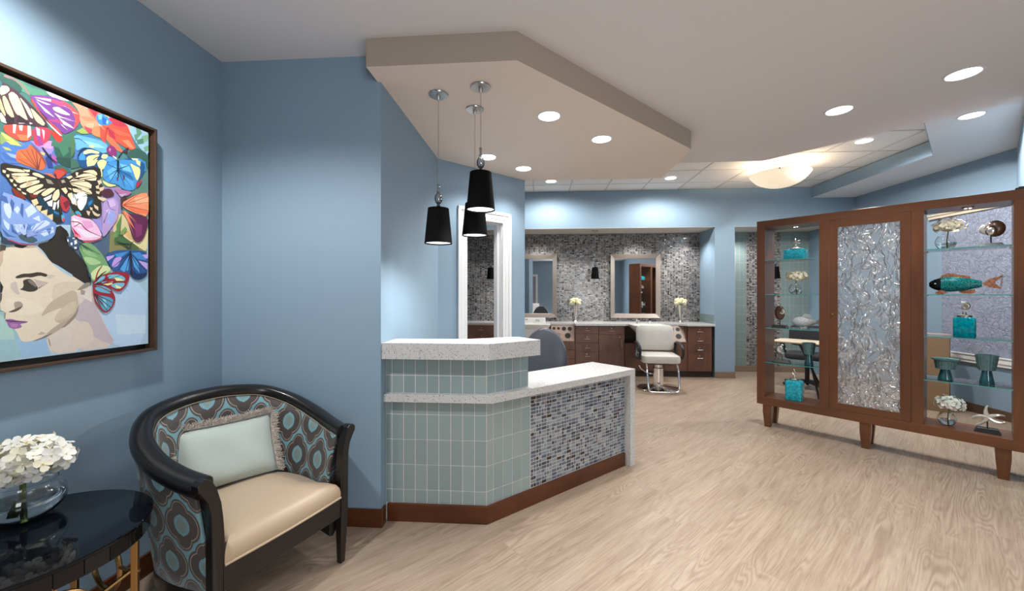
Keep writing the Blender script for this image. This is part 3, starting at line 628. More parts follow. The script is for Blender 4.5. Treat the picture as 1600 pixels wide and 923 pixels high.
PAINT = """
9db9c9 -1036,0 0,0 0,1000 -1036,1000
8fb0b8 -1036,0 -480,0 -480,420 -1036,420
3f5f68 -1036,430 -420,430 -420,1000 -1036,1000
6f8fc4 -900,470 -500,450 -480,640 -760,690
b9503c -960,700 -560,720 -540,960 -900,930
3f6a62 -520,1000 -447,1000 -384,1000 -267,1000 -267,831 -520,738
46757a -314,873 -182,926 0,1000 0,808 -314,712
4b6fa8 -520,762 -267,859 -267,517 -520,473
56776e -314,765 0,871 -3,475 -314,435
8c7fae -217,684 -123,709 -123,460 -217,448
c6b98d -153,583 -84,597 -68,467 -157,455
d5c88f -10,595 0,528 -3,475 -52,469
4a5d74 -314,486 -168,509 -168,299 -314,379
7d7a4e -168,509 -6,480 -6,424 -172,415
4c5f3c -153,488 -123,500 -27,441 -92,434 -146,462
d3c796 -131,503 -92,521 -1,536 -6,437 -27,441
6b8f5a -146,513 -123,517 -135,471 -157,476
caa469 -120,517 -88,522 -72,479 -92,485
a9c3da -257,296 -8,306 -12,0 -146,0 -251,126
b7cde0 -146,146 -12,135 -13,50 -139,55
93b8d3 -104,258 -84,246 -100,247
7fb0d6 -128,241 -121,241 -123,227 -127,233
8fb3bd -520,174 -467,172 -378,62 -378,5 -520,7
9fc0b8 -520,165 -492,132 -480,73 -520,78
8fb0cc -477,73 -389,70 -378,5 -460,6
c5b9ae -314,269 -241,275 -207,146 -139,3 -314,5
c8beb2 -395,77 -277,262 -270,248 -270,2 -378,5
b5a8ae -314,158 -241,237 -207,138 -139,3 -234,53 -244,103 -289,125
cdc4bd -277,244 -241,267 -238,200 -273,223
c9bdb0 -314,116 -257,126 -234,87 -231,30 -314,6
d3c7b2 -520,383 -511,390 -487,405 -457,412 -427,419 -378,357 -332,311 -270,289 -270,232 -520,233
d3c7b2 -520,277 -290,284 -286,219 -299,150 -350,104 -400,71 -442,61 -465,64 -477,105 -506,146 -506,171 -520,177
d3c7b2 -314,309 -280,303 -292,248 -288,201 -314,141
c9bda8 -367,282 -270,285 -270,263 -296,248 -338,233 -378,206
d8cdb9 -506,227 -416,213 -395,169 -452,155 -506,174
2c2721 -378,436 -355,508 -317,476 -326,436 -308,409 -270,366 -270,290 -308,312 -355,345 -378,357 -400,396 -422,417
3a332a -485,415 -437,421 -457,399 -472,399 -482,403
4c4337 -520,405 -504,402 -506,387 -520,380
2c2721 -314,422 -280,386 -254,340 -238,281 -247,266 -277,287 -314,311
241f1a -338,494 -320,472 -332,442 -355,439
bba68f -520,380 -511,387 -513,346 -520,327
8a8073 -294,249 -261,282 -241,281 -251,264 -277,251
94897d -280,254 -262,247 -265,231 -277,232
c8bbb0 -429,414 -416,407 -386,367 -403,382
3c332c -481,296 -460,308 -440,309 -414,317 -386,309 -392,298 -411,304 -435,295 -450,296 -477,289
c2b6ad -386,309 -361,306 -378,292 -392,296
3a352f -460,284 -442,291 -429,283 -414,255 -424,245 -442,242 -457,247 -469,251 -460,256 -457,266
7a7066 -447,286 -435,286 -422,274 -419,257 -440,273
b7aba1 -429,290 -384,278 -397,266 -414,257
5a5046 -416,257 -397,269 -414,254
bcb0a8 -492,272 -477,282 -472,247 -466,233 -477,233 -494,256
241f1a -520,280 -512,259 -515,240 -520,237
4d453d -520,237 -515,237 -516,215 -520,202
9c9282 -485,206 -467,209 -457,194 -469,177 -480,174
554b41 -501,171 -485,179 -457,194 -472,176 -485,170
8a7f72 -509,171 -505,169 -507,149 -510,149
5b5148 -520,178 -508,173 -520,176
8f6097 -509,146 -489,147 -477,140 -447,135 -447,131 -469,127 -462,120 -466,113 -485,111 -498,120 -501,133
5a3558 -509,146 -497,142 -477,140 -447,135 -445,132 -477,135 -499,137
a578a8 -494,132 -472,127 -477,115 -492,118
b5a691 -408,156 -378,206 -338,233 -308,251 -290,240 -288,190 -302,147 -338,117 -367,130 -361,157 -338,184 -378,168 -403,152
c2b39d -355,167 -320,198 -293,211 -299,165 -332,141 -361,129 -364,147
8b7f70 -299,154 -286,190 -283,211 -290,150 -326,109 -355,98 -338,114
a89b8b -367,109 -308,147 -338,107 -378,79 -432,63 -400,75
6f655a -433,63 -411,69 -378,84 -370,85 -395,71 -422,62
b4a596 -418,85 -406,95 -393,86 -406,82
9a8d82 -387,71 -381,62 -377,38 -381,37 -385,56
9b8fa0 -184,67 -157,35 -155,33 -163,40
37594f -520,1000 -462,1000 -482,994 -520,993
4b7d66 -506,994 -460,1000 -447,987 -384,1000 -389,983 -440,958 -492,967 -520,971
2f5048 -520,993 -492,996 -460,977 -467,951 -497,958 -520,968
7d6a66 -512,997 -481,1000 -452,983 -438,961 -444,957 -458,977 -483,992 -510,987
c2c4d8 -395,1000 -332,1000 -314,996 -367,984 -384,989
7d9458 -520,797 -499,790 -462,775 -447,767 -520,740
b7b765 -520,794 -494,785 -467,767 -506,774
486fae -520,762 -457,776 -442,753 -460,701 -520,688
b9b960 -506,768 -477,775 -462,765 -492,760
a7ab5c -515,745 -497,746 -489,739 -506,736
3f62a2 -520,725 -482,729 -460,704 -506,705
86a0cd -506,727 -472,729 -457,715 -492,716
c0633f -477,747 -447,761 -440,783 -414,766 -395,732 -395,709 -408,694 -437,698 -465,702 -480,707
d0743f -475,744 -460,737 -447,725 -460,724
8c4238 -440,783 -414,766 -392,733 -393,712 -406,742 -427,768
6a352f -417,694 -466,748 -464,748 -415,696
6a352f -417,694 -451,756 -449,756 -415,696
6a352f -417,695 -436,765 -434,765 -415,695
6a352f -418,695 -423,760 -421,760 -414,695
6a352f -418,695 -409,745 -407,745 -414,695
6a352f -416,694 -472,715 -472,717 -416,696
8d7cba -440,793 -355,825 -378,762 -400,758
2d3d7a -395,746 -378,769 -370,716 -386,711
a0529c -375,770 -355,756 -361,733 -375,742
c58ac6 -411,784 -384,815 -355,818 -378,786
c9b26a -411,764 -397,765 -397,753 -406,756
2e5548 -375,818 -308,844 -296,787 -326,762 -338,744 -361,761
3f7358 -355,805 -326,833 -320,796 -338,769
27473f -367,762 -293,777 -277,746 -320,732 -350,737
3f6d58 -375,818 -332,863 -296,874 -296,823 -378,792
345f55 -355,735 -320,732 -308,715 -338,709 -373,716
43303a -520,968 -492,964 -447,938 -378,869 -411,853 -447,850 -485,824 -520,828
e0cf9c -520,952 -501,962 -494,950 -506,931 -520,918
dccb98 -501,931 -489,949 -472,939 -447,872 -447,864 -477,872 -485,888
e4d6a8 -472,942 -442,914 -429,877 -440,879 -455,911
d9c793 -440,919 -395,879 -400,863 -422,871 -432,892
d6c28c -516,917 -506,925 -482,863 -489,854 -506,869
cdb983 -520,909 -506,859 -508,852 -520,872
e3d7b0 -520,865 -508,846 -501,830 -513,828 -520,834
2f2228 -506,865 -494,855 -482,860 -485,824 -506,828
33262c -472,874 -447,863 -435,858 -477,846
f0ead8 -472,845 -452,852 -470,843
f0ead8 -442,860 -432,860 -440,853
c04a3e -515,818 -485,834 -435,848 -435,802 -452,785 -477,782 -506,793
d8714c -477,802 -440,813 -447,791 -467,786
efe6e4 -487,833 -478,836 -481,803 -487,804
efe4e6 -471,836 -460,841 -462,820 -469,821
f1e9ea -447,846 -438,847 -437,814 -447,800
b23a4c -435,848 -378,865 -382,819 -411,781 -429,788
8a3f7c -429,847 -416,849 -400,792 -414,784
e3c3d6 -423,850 -411,848 -411,821 -419,822
e3b9cf -406,851 -397,847 -399,809
c0392f -384,860 -367,853 -335,841 -355,816 -378,845
6d3f82 -440,960 -400,979 -355,990 -308,981 -283,960 -283,930 -296,896 -320,872 -338,857 -378,889 -411,915 -435,938
c04a4a -355,990 -308,982 -282,960 -283,927 -308,884 -296,932 -314,967
b7486a -427,961 -378,978 -320,982 -338,963 -378,965
c5463e -440,948 -432,949 -411,909 -338,861 -355,843 -395,889 -422,917
cdd6d6 -429,958 -378,975 -378,966 -403,961
c2d4d6 -424,954 -378,954 -392,948 -416,950
bcd3da -422,947 -384,924 -367,911 -395,919
d9dcb8 -374,946 -355,957 -338,952 -311,943 -338,935 -367,936
d4d8b4 -368,928 -341,923 -308,927 -355,917
e6dfe4 -341,970 -308,966 -332,968
efe4ea -311,960 -285,959 -305,957
e8c6d3 -338,917 -290,928 -320,920
dfb7d0 -355,917 -314,903 -302,894 -338,896
cfe0dc -350,898 -323,879 -341,888
9c3f74 -389,891 -355,910 -338,900 -361,893
3b3050 -409,917 -377,878 -337,848 -339,846 -379,874 -413,913
d8d0e0 -395,889 -341,849 -350,849 -378,869
f08a70 -314,998 -254,1000 -238,975 -207,947 -234,905 -267,907 -283,929 -283,962 -295,982
e36a52 -257,999 -207,1000 -221,967 -244,972
a33b4a -254,1000 -217,1000 -227,972
ef7a5c -283,955 -234,969 -217,961 -264,941
d9503f -207,950 -164,1000 -100,1000 -84,974 -81,951 -52,891 -92,889 -139,900 -182,918
b23a48 -172,1000 -100,1000 -108,980 -153,969 -175,987
e8624a -182,957 -139,956 -84,957 -84,949 -139,936
ee6a4a -182,926 -139,896 -112,866 -139,864 -172,884 -186,901
e0553d -139,928 -92,938 -50,892 -92,893
f0815d -120,919 -92,930 -60,897 -88,899
ef7b52 -238,926 -207,950 -189,939 -193,899 -224,894 -239,899
c9483e -210,945 -182,926 -189,877 -207,893
a83446 -182,949 -153,942 -146,909 -172,915
f29a7c -261,931 -231,948 -234,928 -257,918
8a2c34 -181,950 -139,900 -139,900 -183,948
8a2c34 -182,950 -92,946 -92,946 -182,948
8a2c34 -182,950 -108,972 -108,972 -182,948
8a2c34 -182,950 -68,906 -68,906 -182,948
8a2c34 -180,949 -188,892 -190,892 -184,949
b5424c -270,920 -238,919 -241,899 -257,899
3d7fc4 -227,979 -207,1000 -179,1000 -172,981 -157,985 -175,962 -200,951 -217,957
6fb3e6 -217,988 -200,999 -203,975 -214,970
2a5ea6 -200,988 -182,984 -186,959 -200,957
7fc0ea -182,984 -175,979 -179,966 -186,967
d8c75a -197,1000 -175,1000 -182,996
8fb5c6 -100,1000 0,1000 0,881 -44,915 -76,952
5c8b72 -60,1000 -40,1000 -31,987 -52,954
79a487 -35,969 0,992 -1,965 -27,938
4b7a63 -56,944 -27,964 -23,940 -52,925
6b9a77 -23,923 0,941 0,915 -18,903
35584f -92,881 -52,912 -1,897 -1,819 -27,862 -100,846
5c8b72 -68,964 -52,975 -52,945 -62,937
a9b9a0 -92,995 -76,1000 -84,982
8aa052 -295,888 -273,911 -251,895 -277,884
486b4a -314,866 -299,857 -302,799 -314,773
3b5f52 -314,773 -289,774 -283,747 -314,730
5f9fce -305,869 -251,891 -207,886 -175,874 -186,832 -238,840 -273,831 -295,804 -299,843
86bade -277,859 -217,866 -186,859 -238,844
3a6f9f -305,871 -244,892 -203,885 -251,880
b6c38a -251,846 -231,856 -234,843 -247,840
2f4f72 -303,858 -283,864 -260,851 -262,849 -283,860 -301,854
1f4a78 -294,787 -280,821 -251,839 -210,835 -175,832 -135,822 -175,793 -197,759 -203,748 -277,745 -289,759
f0dd92 -261,791 -251,805 -210,825 -217,806 -251,757 -257,759
f2e19c -273,812 -251,833 -210,835 -214,824 -244,819 -267,803
f0dd92 -205,817 -197,832 -175,832 -189,811 -203,810
4e93c6 -189,811 -175,832 -139,823 -172,806 -186,801
f0dd92 -221,789 -200,808 -179,803 -200,758 -217,772
3f86bd -289,781 -277,811 -267,803 -261,791 -273,761
16283c -291,789 -279,819 -252,839 -210,836 -210,834 -250,835 -275,817 -287,787
16283c -256,757 -235,797 -204,823 -202,821 -233,795 -252,755
16283c -240,762 -218,799 -182,807 -182,805 -216,797 -236,760
3d86bf -197,750 -189,781 -139,821 -92,848 -35,868 -10,838 -14,806
234f80 -123,834 -68,859 -18,852 -12,816 -35,851 -92,840
f2e0a0 -88,825 -60,801 -44,797 -76,787
f2e0a0 -81,852 -52,860 -35,838 -68,844
ecd990 -68,836 -35,826 -40,798 -52,812
1f4a78 -292,773 -257,784 -267,752 -280,748
f0dd92 -257,758 -247,788 -217,798 -231,771
f0dd92 -217,798 -186,808 -193,787 -203,779 -200,731 -207,733 -214,776
3f86bd -198,758 -182,802 -139,820 -92,840 -18,865 -12,833 -31,784 -56,752 -64,713 -92,701 -123,705 -139,717 -182,713 -197,728
5fa6d8 -182,763 -146,798 -139,765 -168,725
2b6aa4 -131,779 -88,784 -68,753 -108,754
6db0dc -131,811 -92,815 -76,788 -116,788
234f80 -35,859 -14,841 -27,786 -52,755 -44,806
f0dd92 -88,829 -60,822 -40,820 -40,790 -52,757 -62,767 -72,797
f0dd92 -60,851 -40,853 -40,828 -56,835
4f97cc -108,762 -68,749 -72,715 -108,733
173a60 -137,783 -186,792 -186,794 -137,787
173a60 -136,784 -188,730 -190,730 -138,786
173a60 -135,784 -171,716 -173,716 -139,786
173a60 -135,786 -107,713 -109,713 -139,784
173a60 -136,786 -75,714 -77,714 -138,784
173a60 -136,787 -72,765 -72,763 -138,783
173a60 -138,787 -92,816 -92,814 -136,783
132536 -132,825 -134,793 -134,746 -138,746 -142,793 -142,825
5c1f2c -143,747 -137,749 -138,731 -142,732
5c1f2c -116,764 -110,761 -112,742 -116,745
c9c987 -200,719 -175,711 -139,713 -175,695 -197,705
7d2f66 -186,859 -168,881 -146,874 -142,847 -161,829 -182,841
b07aa8 -173,867 -166,862 -170,849 -175,855
d8d4e0 -161,837 -146,834 -142,825 -157,830
2a2430 -139,834 -124,863 -93,898 -91,896 -122,861 -135,832
3a2f33 -116,868 -92,897 -100,862
2b2620 -520,689 -485,690 -440,691 -400,683 -361,671 -332,693 -299,725 -267,745 -267,653 -286,634 -267,520 -277,537 -308,571 -326,610 -350,632 -344,549 -332,531 -341,513 -373,501 -378,515 -400,521 -435,571 -460,591 -489,612 -506,642 -520,653
2b2620 -314,712 -280,742 -210,773 -203,734 -217,714 -193,687 -207,649 -202,573 -217,555 -247,549 -277,536 -305,567 -314,579
4a2530 -203,676 -168,693 -150,667 -182,647 -207,656
dcc9a4 -511,672 -472,681 -452,677 -460,672 -492,665
dcc9a4 -462,682 -441,687 -442,679 -450,676
dcc9a4 -432,680 -416,682 -397,674 -403,667 -424,669 -435,673
dcc9a4 -494,658 -450,673 -440,670 -455,660 -489,652
dcc9a4 -487,648 -457,659 -424,666 -419,659 -447,644 -475,627
dcc9a4 -472,620 -452,638 -416,658 -411,650 -432,634 -465,612
dcc9a4 -455,611 -432,631 -403,647 -402,637 -422,617 -437,600
dcc9a4 -515,664 -506,664 -508,654 -515,656
dcc9a4 -506,651 -497,653 -499,641 -504,643
dcc9a4 -497,638 -487,638 -489,628 -494,628
dcc9a4 -487,625 -477,622 -480,615 -485,616
dcc9a4 -478,612 -467,611 -466,604 -474,605
dcc9a4 -465,602 -452,599 -452,593 -461,594
b9a684 -492,651 -472,652 -477,641 -485,639
b9a684 -450,642 -432,644 -440,629 -452,625
8f8579 -395,668 -378,666 -370,654 -389,652
9a917f -347,675 -338,681 -332,672 -344,665
dccaa6 -435,600 -416,618 -389,635 -411,613 -422,600
dccaa6 -411,606 -384,637 -361,641 -384,613 -400,599
dccaa6 -375,605 -367,628 -353,642 -351,614 -364,590 -374,593
d9e0dc -402,592 -375,615 -380,597 -397,583
d9e0dc -392,580 -373,595 -375,567 -386,568
d9e0dc -370,586 -361,587 -367,555 -374,557
d9e0dc -360,588 -353,600 -354,572 -358,560
17384a -422,600 -408,597 -395,576 -378,560 -353,551 -350,531 -373,530 -395,553 -416,575
2f6f9c -370,554 -353,548 -355,540 -370,544
d3bf95 -438,576 -422,587 -416,571 -429,557
d3bf95 -424,560 -406,564 -411,541 -422,547
d3bf95 -411,542 -389,554 -392,526 -403,527
d3bf95 -392,529 -373,540 -373,516 -384,514
3f9cc0 -347,542 -338,544 -334,530 -338,515 -344,518
d63f32 -341,534 -335,527 -338,515 -342,520
7a2f1c -494,614 -460,591 -450,580 -465,573 -485,585
6e2a22 -442,598 -416,602 -427,586 -440,589
3a2a24 -364,673 -350,674 -347,647 -355,641
b5463a -373,705 -338,723 -328,712 -341,694 -355,676 -367,686
8c3a33 -370,711 -338,727 -328,716 -332,697 -338,716
c4683c -400,688 -378,692 -361,678 -378,680
a8343c -350,618 -326,610 -317,583 -326,557 -341,557 -351,586
6c2530 -341,589 -320,608 -317,590 -332,566
d9c6a2 -323,674 -308,693 -293,694 -267,683 -267,661 -290,662
d9c6a2 -332,693 -314,704 -308,700 -320,688
d9c6a2 -293,708 -267,727 -267,686 -286,699
d9c6a2 -347,643 -332,652 -325,638 -332,626
d9c6a2 -326,652 -299,656 -271,645 -302,641
d9c6a2 -329,627 -308,639 -299,616 -293,585 -311,599
cfdde0 -299,634 -270,631 -270,612 -293,618
cfdde0 -293,607 -270,601 -277,578 -286,583
cbb894 -299,721 -290,724 -293,708 -297,709
dcc8a6 -314,683 -289,712 -251,734 -221,728 -227,704 -267,702 -302,701
dcc8a6 -314,683 -295,697 -241,693 -244,666 -286,666 -314,665
dcc8a6 -280,729 -238,752 -221,744 -221,730 -247,735
dcc8a6 -314,644 -295,652 -251,645 -238,649 -247,665 -286,666
dcc8a6 -295,721 -289,723 -292,709 -297,711
cdb796 -221,710 -207,717 -203,707 -214,693
cdb796 -227,685 -214,694 -214,677 -224,676
cdb796 -214,681 -193,694 -197,678 -210,667
cdb796 -226,665 -210,667 -214,655 -224,656
d4dcd6 -314,629 -299,637 -292,613 -305,589 -314,597
d4dcd6 -295,612 -261,639 -254,626 -267,590 -280,569 -292,584
d4dcd6 -295,638 -273,651 -257,640 -289,625
1b3f56 -257,636 -234,634 -232,612 -247,594 -267,575 -273,581 -261,606
2f74a4 -254,611 -238,626 -241,610 -254,596
cbb79a -261,576 -247,575 -251,556 -257,562
cbb79a -249,594 -238,592 -239,581 -247,583
cbb79a -242,584 -221,570 -207,572 -217,559 -234,563
cbb79a -234,608 -217,601 -217,585 -231,594
cbb79a -221,645 -182,643 -197,628 -217,635
3f9cc0 -302,564 -289,570 -277,555 -283,546 -295,551
d6452f -295,555 -288,558 -280,550 -286,546
2b2620 -281,546 -264,548 -246,539 -250,521 -252,521 -248,537 -264,544 -279,540
2b2620 -314,664 -277,662 -277,660 -314,660
2b2620 -314,664 -241,649 -241,647 -314,660
2b2620 -313,662 -294,605 -296,605 -315,662
2b2620 -312,662 -304,617 -306,617 -316,662
2b2620 -327,674 -224,725 -224,723 -325,672
2b2620 -326,674 -227,709 -227,707 -326,672
2b2620 -326,674 -238,672 -238,670 -326,672
2b2620 -365,698 -358,671 -348,632 -352,632 -362,671 -369,696
2f2a35 -404,785 -377,750 -354,739 -356,737 -379,746 -408,781
a78fbe -200,620 -182,643 -153,654 -135,634 -139,566 -164,526 -193,479 -203,481 -200,574
8f9ad0 -186,561 -172,599 -153,599 -153,555 -175,524
c0a6cf -182,635 -157,649 -146,624 -172,607
8f86c4 -241,547 -207,549 -200,489 -217,517
c9b6dc -189,591 -172,603 -175,579
5b4a80 -180,636 -171,604 -150,601 -150,599 -173,602 -184,634
5b4a80 -199,537 -190,560 -176,600 -174,600 -188,560 -195,535
dcb3cf -314,551 -273,544 -241,543 -217,517 -200,478 -231,458 -283,451 -305,474 -314,501
e8cfe0 -302,503 -257,492 -207,477 -264,465
cf94bd -277,533 -244,535 -234,514 -264,498
f0e2ea -308,538 -283,528 -270,512 -302,510
b0305c -314,504 -295,482 -283,470 -302,474
8f2450 -314,524 -282,526 -260,497 -202,477 -202,475 -262,493 -284,522 -314,520
8f2450 -282,520 -304,501 -306,503 -284,522
b54a5a -283,451 -238,454 -200,476 -207,465 -257,443
d9737c -305,474 -283,470 -280,463 -302,463
ef8a66 -125,637 -92,669 -44,701 -1,716 -2,600 -52,603 -100,614 -120,626
f5a27c -68,674 -2,699 -3,664 -60,651
e0704e -116,631 -68,633 -3,630 -3,613 -68,608
4a2f2a -129,664 -120,662 -92,677 -120,642 -120,606 -128,620
7a3a30 -120,642 -88,674 -52,697 -92,665
a34c38 -119,631 -1,700 -1,698 -117,629
a34c38 -118,631 -2,670 -2,668 -118,629
a34c38 -118,632 -2,631 -2,629 -118,628
a34c38 -119,631 -44,702 -44,700 -117,629
a34c38 -118,631 -18,598 -18,596 -118,629
5a2244 -108,600 -68,600 -3,596 -6,553 -27,490 -52,469 -76,487 -92,546
e2714f -123,605 -100,598 -68,534 -92,559
e8876a -110,608 -60,523 -60,523 -114,606
e8876a -111,608 -44,546 -44,546 -113,606
e8876a -110,608 -68,497 -68,497 -114,606
e8876a -111,609 -56,565 -56,565 -113,605
7a3060 -68,559 -31,557 -35,510 -60,494
a56a95 -161,695 -123,697 -76,701 -100,675 -131,671
b09ab4 -139,673 -100,687 -123,665
567d46 -146,537 -123,589 -131,508 -142,478
6d9250 -131,504 -108,536 -100,525 -123,497
41633c -153,481 -123,489 -84,465 -153,456
9f3048 -60,747 -31,768 -44,739 -60,722
34506a -332,463 -302,457 -286,423 -308,413 -326,436
e4eaf0 -328,450 -323,450 -323,440 -327,440
e4eaf0 -317,437 -310,440 -310,428 -316,428
e4eaf0 -305,447 -296,452 -294,438 -303,431
e4eaf0 -305,422 -296,424 -295,416 -303,414
e4eaf0 -311,457 -302,460 -303,454 -310,454
6f8fc4 -520,520 -411,542 -378,515 -361,504 -370,451 -400,433 -440,415 -487,418 -520,429
b9cbe8 -482,502 -472,520 -462,512 -465,473 -475,449 -485,470
b9cbe8 -518,508 -506,516 -497,486 -499,454 -511,471
b9cbe8 -457,513 -440,533 -414,518 -440,500 -457,487
b9cbe8 -440,480 -400,514 -378,504 -408,476 -437,461
b9cbe8 -416,461 -373,492 -370,471 -400,450
3f5f9e -494,487 -487,463 -472,443 -492,452
3f5f9e -462,483 -447,476 -455,445 -467,447
3f5f9e -520,464 -499,442 -477,435 -506,435
3f5f9e -437,458 -416,474 -422,450 -440,444
4f74b2 -497,524 -485,527 -489,497 -497,505
4f74b2 -447,495 -440,503 -440,470 -447,466
4f74b2 -395,478 -378,487 -384,456
3f5560 -477,445 -447,453 -416,434 -437,418 -467,427
29333a -459,448 -451,448 -452,439 -458,440
2e3c4e -520,436 -487,418 -437,415 -472,410 -520,406
b0506e -503,427 -486,423 -460,412 -416,420 -416,418 -460,408 -488,419 -505,423
8496cc -452,445 -401,508 -399,506 -448,441
8496cc -452,445 -379,502 -377,500 -448,441
8496cc -453,444 -417,514 -415,514 -447,442
8496cc -451,446 -370,483 -370,481 -449,440
a5b9de -460,446 -519,513 -517,515 -454,450
a5b9de -460,446 -500,520 -498,522 -454,450
a5b9de -460,447 -473,523 -471,523 -454,449
a5b9de -460,448 -448,531 -446,531 -454,448
8ea6d6 -443,487 -512,571 -510,573 -437,493
8ea6d6 -444,487 -493,556 -491,558 -436,493
8ea6d6 -444,488 -468,560 -466,560 -436,492
8ea6d6 -442,486 -516,526 -514,528 -438,494
8ea6d6 -444,490 -438,557 -436,557 -436,490
7f9bd0 -520,588 -492,583 -462,574 -427,559 -400,518 -416,494 -520,475
bccde9 -487,533 -477,548 -470,537 -477,519
bccde9 -515,546 -499,556 -492,532 -497,493 -511,516
bccde9 -457,539 -437,563 -422,540 -447,512
bccde9 -435,511 -416,525 -411,502
45639c -494,570 -485,556 -489,520 -497,550
45639c -467,560 -460,558 -462,506 -470,524
45639c -520,576 -506,573 -501,549 -520,557
c0708a -497,582 -489,580 -492,572
6f9a68 -291,425 -267,446 -238,442 -200,401 -172,345 -168,322 -217,312 -238,281 -254,318 -251,336 -270,368
9fbf8a -273,386 -238,386 -200,366 -244,352 -267,369
c3d39a -251,318 -210,358 -172,353 -172,330 -217,312 -234,289
86ad78 -286,418 -244,411 -217,388 -257,392
2f4f3c -285,442 -237,409 -239,407 -287,438
2f4f3c -285,442 -210,401 -210,399 -287,438
2f4f3c -285,442 -256,415 -258,413 -287,438
2f4f3c -284,440 -276,408 -278,408 -288,440
34506a -254,329 -244,311 -246,299 -254,310
274f88 -191,402 -153,425 -92,434 -44,437 -6,431 -8,343 -14,317 -44,299 -72,302 -92,330 -153,331 -172,353
b79ad8 -188,394 -153,405 -161,393 -182,375
b08fd2 -166,361 -153,394 -120,401 -139,359 -161,348
b79ad8 -52,390 -8,381 -8,347 -35,371
b79ad8 -40,417 -6,422 -6,403 -27,401
3f86c4 -153,409 -92,428 -123,400 -146,398
4d95d0 -131,344 -92,416 -96,342 -116,333
4d95d0 -81,413 -52,378 -44,332 -72,360
3f80be -81,421 -44,429 -10,394 -52,395
1b2f55 -92,330 -72,302 -44,299 -14,317 -8,339 -52,324 -84,351
142444 -87,418 -168,344 -168,346 -89,422
142444 -86,419 -138,339 -140,339 -90,421
142444 -86,420 -107,333 -109,333 -90,420
142444 -86,420 -59,311 -61,311 -90,420
142444 -86,421 -30,321 -32,321 -90,419
142444 -87,421 -10,344 -10,342 -89,419
1a2030 -83,430 -80,379 -78,314 -84,314 -88,379 -93,430
1a2030 -94,435 -113,457 -148,465 -148,467 -111,459 -90,437
1a2030 -92,436 -87,462 -73,477 -71,475 -85,460 -88,436
8f2030 -241,281 -217,304 -189,321 -146,333 -92,330 -92,301 -108,268 -131,244 -153,250 -172,263 -153,228 -150,205 -168,166 -189,153 -207,164 -231,202 -238,240
6fb0c4 -236,274 -207,309 -189,313 -200,290 -231,274
6fb0c4 -186,317 -131,322 -108,305 -112,293 -153,303 -175,298
efd99a -157,307 -131,304 -112,293 -146,292
efd99a -202,278 -161,289 -164,277 -182,271
6fb0c4 -203,286 -182,290 -207,278
6fb0c4 -172,271 -153,283 -108,285 -120,264 -146,256
efd99a -153,276 -123,264 -131,258 -146,260
5aa3bd -234,259 -217,266 -168,240 -175,236 -217,244
5aa3bd -232,270 -210,267 -168,244 -172,256 -210,274
4f98b4 -234,232 -207,228 -175,221 -157,209 -168,178 -186,159 -203,171 -227,206
7cc0d2 -203,221 -189,213 -186,170 -197,186
5d7360 -227,225 -214,206 -200,182 -217,198
4a1822 -232,237 -202,167 -204,167 -236,235
4a1822 -232,237 -181,164 -183,162 -236,235
4a1822 -233,238 -167,175 -169,173 -235,234
4a1822 -233,238 -160,198 -162,196 -235,234
4a1822 -235,275 -168,315 -168,313 -233,273
4a1822 -235,275 -123,321 -123,319 -233,273
4a1822 -234,276 -108,294 -108,292 -234,272
4a1822 -234,276 -172,268 -172,266 -234,272
8f2030 -233,286 -223,328 -203,358 -201,356 -219,326 -229,284
4a1822 -229,286 -212,317 -187,334 -185,332 -208,315 -225,284
"""
V = []; F = []; COL = []
for k, ln in enumerate(PAINT.strip().split('\n')):
    tk = ln.split(); pts = []
    for q in tk[1:]:
        a, b = q.split(','); p = (int(a), int(b))
        if not pts or p != pts[-1]: pts.append(p)
    if len(pts) > 2 and pts[0] == pts[-1]: pts.pop()
    if len(pts) < 3: continue
    if len(pts) > 4: pts = [((a[0] * (1 - w_) + b[0] * w_), (a[1] * (1 - w_) + b[1] * w_)) for a, b in zip(pts, pts[1:] + pts[:1]) for w_ in (0.22, 0.78)]
    ar = sum(pts[i][0] * pts[(i + 1) % len(pts)][1] - pts[(i + 1) % len(pts)][0] * pts[i][1] for i in range(len(pts)))
    if ar < 0: pts = pts[::-1]
    n = len(V); x = -1.8530 - XL + k * 0.000012
    V += [(x, 1.765 - 1.245 + a / 1000.0, 0.02 + b / 1000.0) for a, b in pts]; F.append(tuple(range(n, n + len(pts)))); COL += [tuple(min(0.92, c * 1.28) for c in lin(tk[0])[:3]) + (1.0,)] * len(pts)
me = bpy.data.meshes.new('paint_layer'); me.from_pydata(V, [], F); me.materials.append(MATS['paint'])
ca_ = me.color_attributes.new('pigment', 'FLOAT_COLOR', 'POINT')
for i, c in enumerate(COL): ca_.data[i].color = c
me.update(); o = bpy.data.objects.new('paint_layer', me); C.objects.link(o); o.parent = pt

# ------------------------------------------------------------------ barrel armchair
AC = thing('barrel_armchair', 'barrel armchair with black wooden rail, teal medallion upholstery and beige satin seat', 'armchair', (-1.08, 1.668, 0), math.atan2(0.939, 0.345))
def catmull(P, per):
    out = []
    for i in range(len(P) - 1):
        p0, p1, p2, p3 = P[max(i - 1, 0)], P[i], P[i + 1], P[min(i + 2, len(P) - 1)]
        for k in range(per):
            t = k / per; out.append(tuple(0.5 * (2 * b + (c - a) * t + (2 * a - 5 * b + 4 * c - d) * t * t + (3 * b - a - 3 * c + d) * t ** 3) for a, b, c, d in zip(p0, p1, p2, p3)))
    out.append(tuple(P[-1])); return out
half = [(0.322, 0.040, 0.642), (0.346, 0.16, 0.665), (0.358, 0.30, 0.708), (0.336, 0.44, 0.764), (0.258, 0.56, 0.815), (0.132, 0.618, 0.838)]
ctrl = [(-x, y, z_) for x, y, z_ in half] + [(0, 0.632, 0.845)] + half[::-1]
rail = catmull(ctrl, 8)
